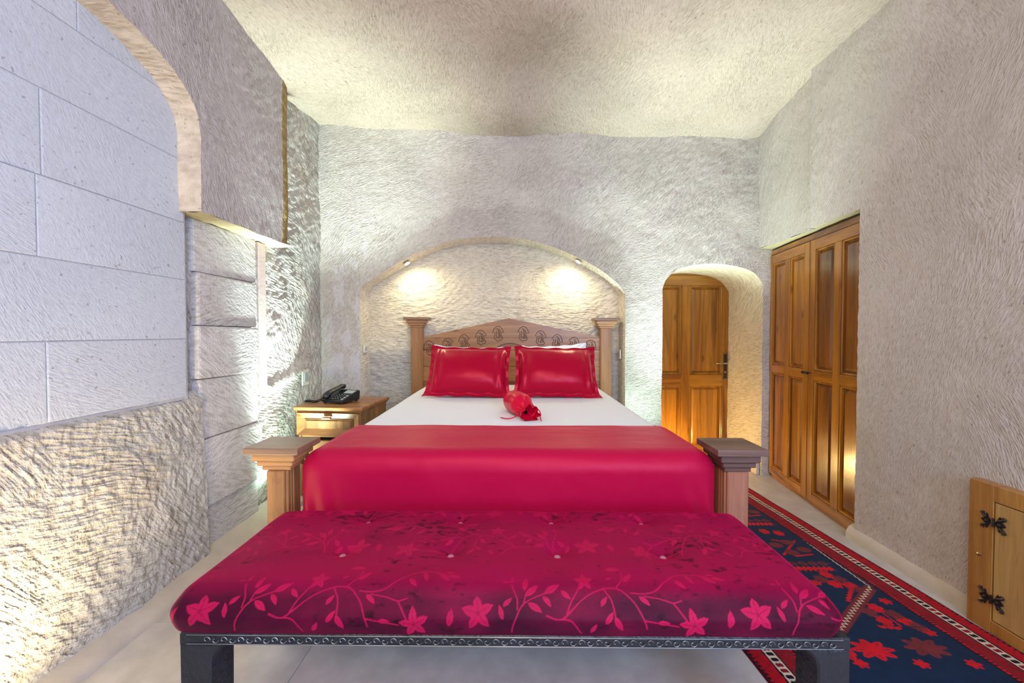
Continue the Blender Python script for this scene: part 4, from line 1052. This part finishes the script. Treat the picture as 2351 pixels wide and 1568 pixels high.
for cx, cy, r, ph0 in flowers:
    x, y = c2(cx, cy)
    for q in range(5):
        an = 90 + 72*q + ph0*20; rr0 = r*PXM
        stampl(x + 0.55*rr0*math.cos(R(an)), y + 0.55*rr0*math.sin(R(an)), an, rr0*1.08, 0.50)
    cell[np.hypot(cu-x, cv-y) < rr0*0.10] = 0.5
for vl in vines:
    pts = smooth_pts([c2(*p) for p in vl], 230)
    for p in pts:
        for sh in (-CW, 0, CW):
            cell[np.hypot(cu-p[0]-sh, cv-p[1]) < 0.0019] = 0.85
def sample(u, v):
    row = np.floor(v/CH).astype(int)
    uu = (u + row*0.37*CW) % CW; vv = v % CH
    uu = np.where(row % 2 == 1, CW - uu, uu) % CW
    fx = np.clip(uu/CW*cnx - .5, 0, cnx-1.001); fy = np.clip(vv/CH*cny - .5, 0, cny-1.001)
    i = fx.astype(int); j = fy.astype(int); a = fx-i; b = fy-j
    i1 = np.minimum(i+1, cnx-1); j1 = np.minimum(j+1, cny-1)
    return cell[i,j]*(1-a)*(1-b) + cell[i1,j]*a*(1-b) + cell[i,j1]*(1-a)*b + cell[i1,j1]*a*b
BX = (-0.868, 0.800, 0.935, 1.425, 0.558, 0.650); br = (0.045, 0.05, 0.012, 0.05)
tx = [-0.512, -0.192, 0.121, 0.430]; ty = [1.125, 1.325]
def cush(P, P0):
    x, y, z = P[..., 0].copy(), P[..., 1].copy(), P[..., 2].copy()
    top = sstep(z, 0.60, 0.64)
    ub = (x+0.034)/0.834; vb = (y-1.18)/0.245
    puff = 0.022*(1-np.clip(np.abs(ub), 0, 1)**6)*(1-np.clip(np.abs(vb), 0, 1)**4)
    dep = 0
    for a in tx:
        for b in ty: 
            d = np.hypot((x-a)/1.15, y-b); dep = dep + 0.034*np.exp(-(d/0.035)**1.1)
    z = z + top*(puff - dep + 0.003*fbm(x*6, y*6, 0, 161, 2))
    # bulging side with a piping seam
    side = 1 - top
    k = np.sin(np.pi*np.clip((z-0.558)/0.09, 0, 1))
    x = x + np.where(x < BX[0]+0.1, -1, np.where(x > BX[1]-0.1, 1, 0))*0.008*side*k
    y = y - np.where(y < 1.0, 1, 0)*0.010*side*k*1.0 + np.where(y < 1.0, 1, 0)*side*0.003*fbm(x*8, z*3, 0, 163, 2)
    y = y + np.where(y > 1.35, 1, 0)*side*0.004*fbm(x*8, 0*x, 0, 164, 2)
    return np.stack([x, y, z], -1)
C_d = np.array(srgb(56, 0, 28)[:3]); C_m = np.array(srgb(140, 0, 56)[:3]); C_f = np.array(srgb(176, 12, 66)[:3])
g = MG()
for f, n, m in (('top', 900, 270), ('front', 900, 60), ('left', 270, 60), ('right', 270, 60), ('back', 900, 20), ('bottom', 60, 20)):
    if f == 'top' or f == 'bottom' : pass
    P, P0 = rbox_face(f, *BX, br, n, m)
    if f == 'front': u = P0[..., 0]; v = P0[..., 2] - BX[4]
    elif f == 'top': u = P0[..., 0]; v = (BX[5]-BX[4]) + (P0[..., 1] - BX[2])
    else: u = P0[..., 1]*0 + P0[..., 0]*0.5 + P0[..., 1]; v = P0[..., 2] - BX[4] + 0.25
    msk = sample(u - 1.2*PXM*0 + 0.868 - 0.03, v)[..., None]
    bl = 0.5 + 1.5*fbm(P0[...,0]*7, P0[...,1]*11, P0[...,2]*11, 171, 4)[..., None]
    frontness = (1 - sstep(v, 0.075, 0.17))[..., None] if f in ('top', 'front') else 0.6  # shaded look of the front pile is put into the cloth colour
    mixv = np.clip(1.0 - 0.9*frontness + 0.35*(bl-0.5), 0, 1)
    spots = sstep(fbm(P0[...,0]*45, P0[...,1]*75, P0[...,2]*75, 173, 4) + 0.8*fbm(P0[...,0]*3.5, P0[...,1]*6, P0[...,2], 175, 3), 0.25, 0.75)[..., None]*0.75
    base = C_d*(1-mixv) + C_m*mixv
    base = base*(1 - spots)
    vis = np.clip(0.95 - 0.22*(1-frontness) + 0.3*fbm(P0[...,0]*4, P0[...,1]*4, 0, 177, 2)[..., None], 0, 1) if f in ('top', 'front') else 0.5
    c = base*(1 - msk*vis) + C_f*msk*vis
    PP = cush(P, P0); g.grid(PP, f in ('back', 'left', 'bottom'), np.broadcast_to(c, PP.shape).copy())
cu_o = g.build('cushion', M_velvet, bn)
for a in tx:
    for b in ty:
        bm = bmesh.new(); lathe(bm, [(0.009, -0.006), (0.011, -0.001), (0.010, 0.003), (0.005, 0.006)], a, b, 14)
        zc = 0.650 + 0.022*(1-abs((a+0.034)/0.834)**6)*(1-abs((b-1.18)/0.245)**4) - 0.034
        bm_obj('button', bm, M_button, cu_o, Matrix.Translation((0, 0, zc + 0.003)), True)
# frame: rails and curved bracket legs
YF, YK = 0.955, 1.405; X0, X1 = -0.835, 0.815
def rail_(name, x0, x1, y0, y1): 
    return box(name, x0, x1, y0, y1, 0.528, 0.5575, M_benchframe, bn, 0.003)
fr = rail_('front_rail', X0, X1, YF-0.02, YF+0.03); rail_('back_rail', X0, X1, YK-0.03, YK)
rail_('side_rail', X0, X0+0.05, YF+0.03, YK-0.03); rail_('side_rail', X1-0.05, X1, YF+0.03, YK-0.03)
box('seat_board', X0+0.05, X1-0.05, YF+0.03, YK-0.03, 0.545, 0.5575, M_benchframe, bn, 0)
def leg(xo, s, y0, y1, w=0.078, R0=0.045):
    poly = [(xo, 0.528), (xo, 0.0), (xo+s*w*0.82, 0.0), (xo+s*w, 0.46)]
    for q in np.linspace(0, math.pi/2, 7)[0:]:
        poly.append((xo+s*(w + R0*(1-math.cos(q))), 0.483 + R0*math.sin(q)))
    bm = bmesh.new(); bm_prism(bm, poly, y0, y1, 'y'); bmesh.ops.bevel(bm, geom=[e for e in bm.edges if abs((e.verts[0].co-e.verts[1].co).y) < 1e-4], offset=0.004, segments=1, affect='EDGES')
    return bm_obj('leg', bm, M_benchframe, bn)
legs = [leg(X0, 1, YF-0.02, YF+0.04), leg(X1, -1, YF-0.02, YF+0.04), leg(X0, 1, 1.03, 1.075, 0.036, 0.02), leg(X1, -1, 1.03, 1.075, 0.036, 0.02)]
# scroll relief along the front rail
bm = bmesh.new(); k = 0; x = X0 + 0.06
while x < X1 - 0.05:
    sgn = 1 if k % 2 == 0 else -1
    pts = []
    for q in np.linspace(0, 4.6, 12):
        r0 = 0.0095*(1 - q/6.0); pts.append((x + 0.010 + r0*math.cos(q), YF-0.0215, 0.5425 + sgn*r0*math.sin(q)))
    bm_tube(bm, pts, 0.0014, 4, False, False); x += 0.021; k += 1
bm_tube(bm, [(X0+0.02, YF-0.021, 0.5315), (X1-0.02, YF-0.021, 0.5315)], 0.0014, 4); bm_tube(bm, [(X0+0.02, YF-0.021, 0.554), (X1-0.02, YF-0.021, 0.554)], 0.0014, 4)
bm_obj('scroll_relief', bm, plain('worn_silver_relief', (112, 112, 112), 0.4, 0.5, 0.5, 0.001, 60, 0.8), fr)
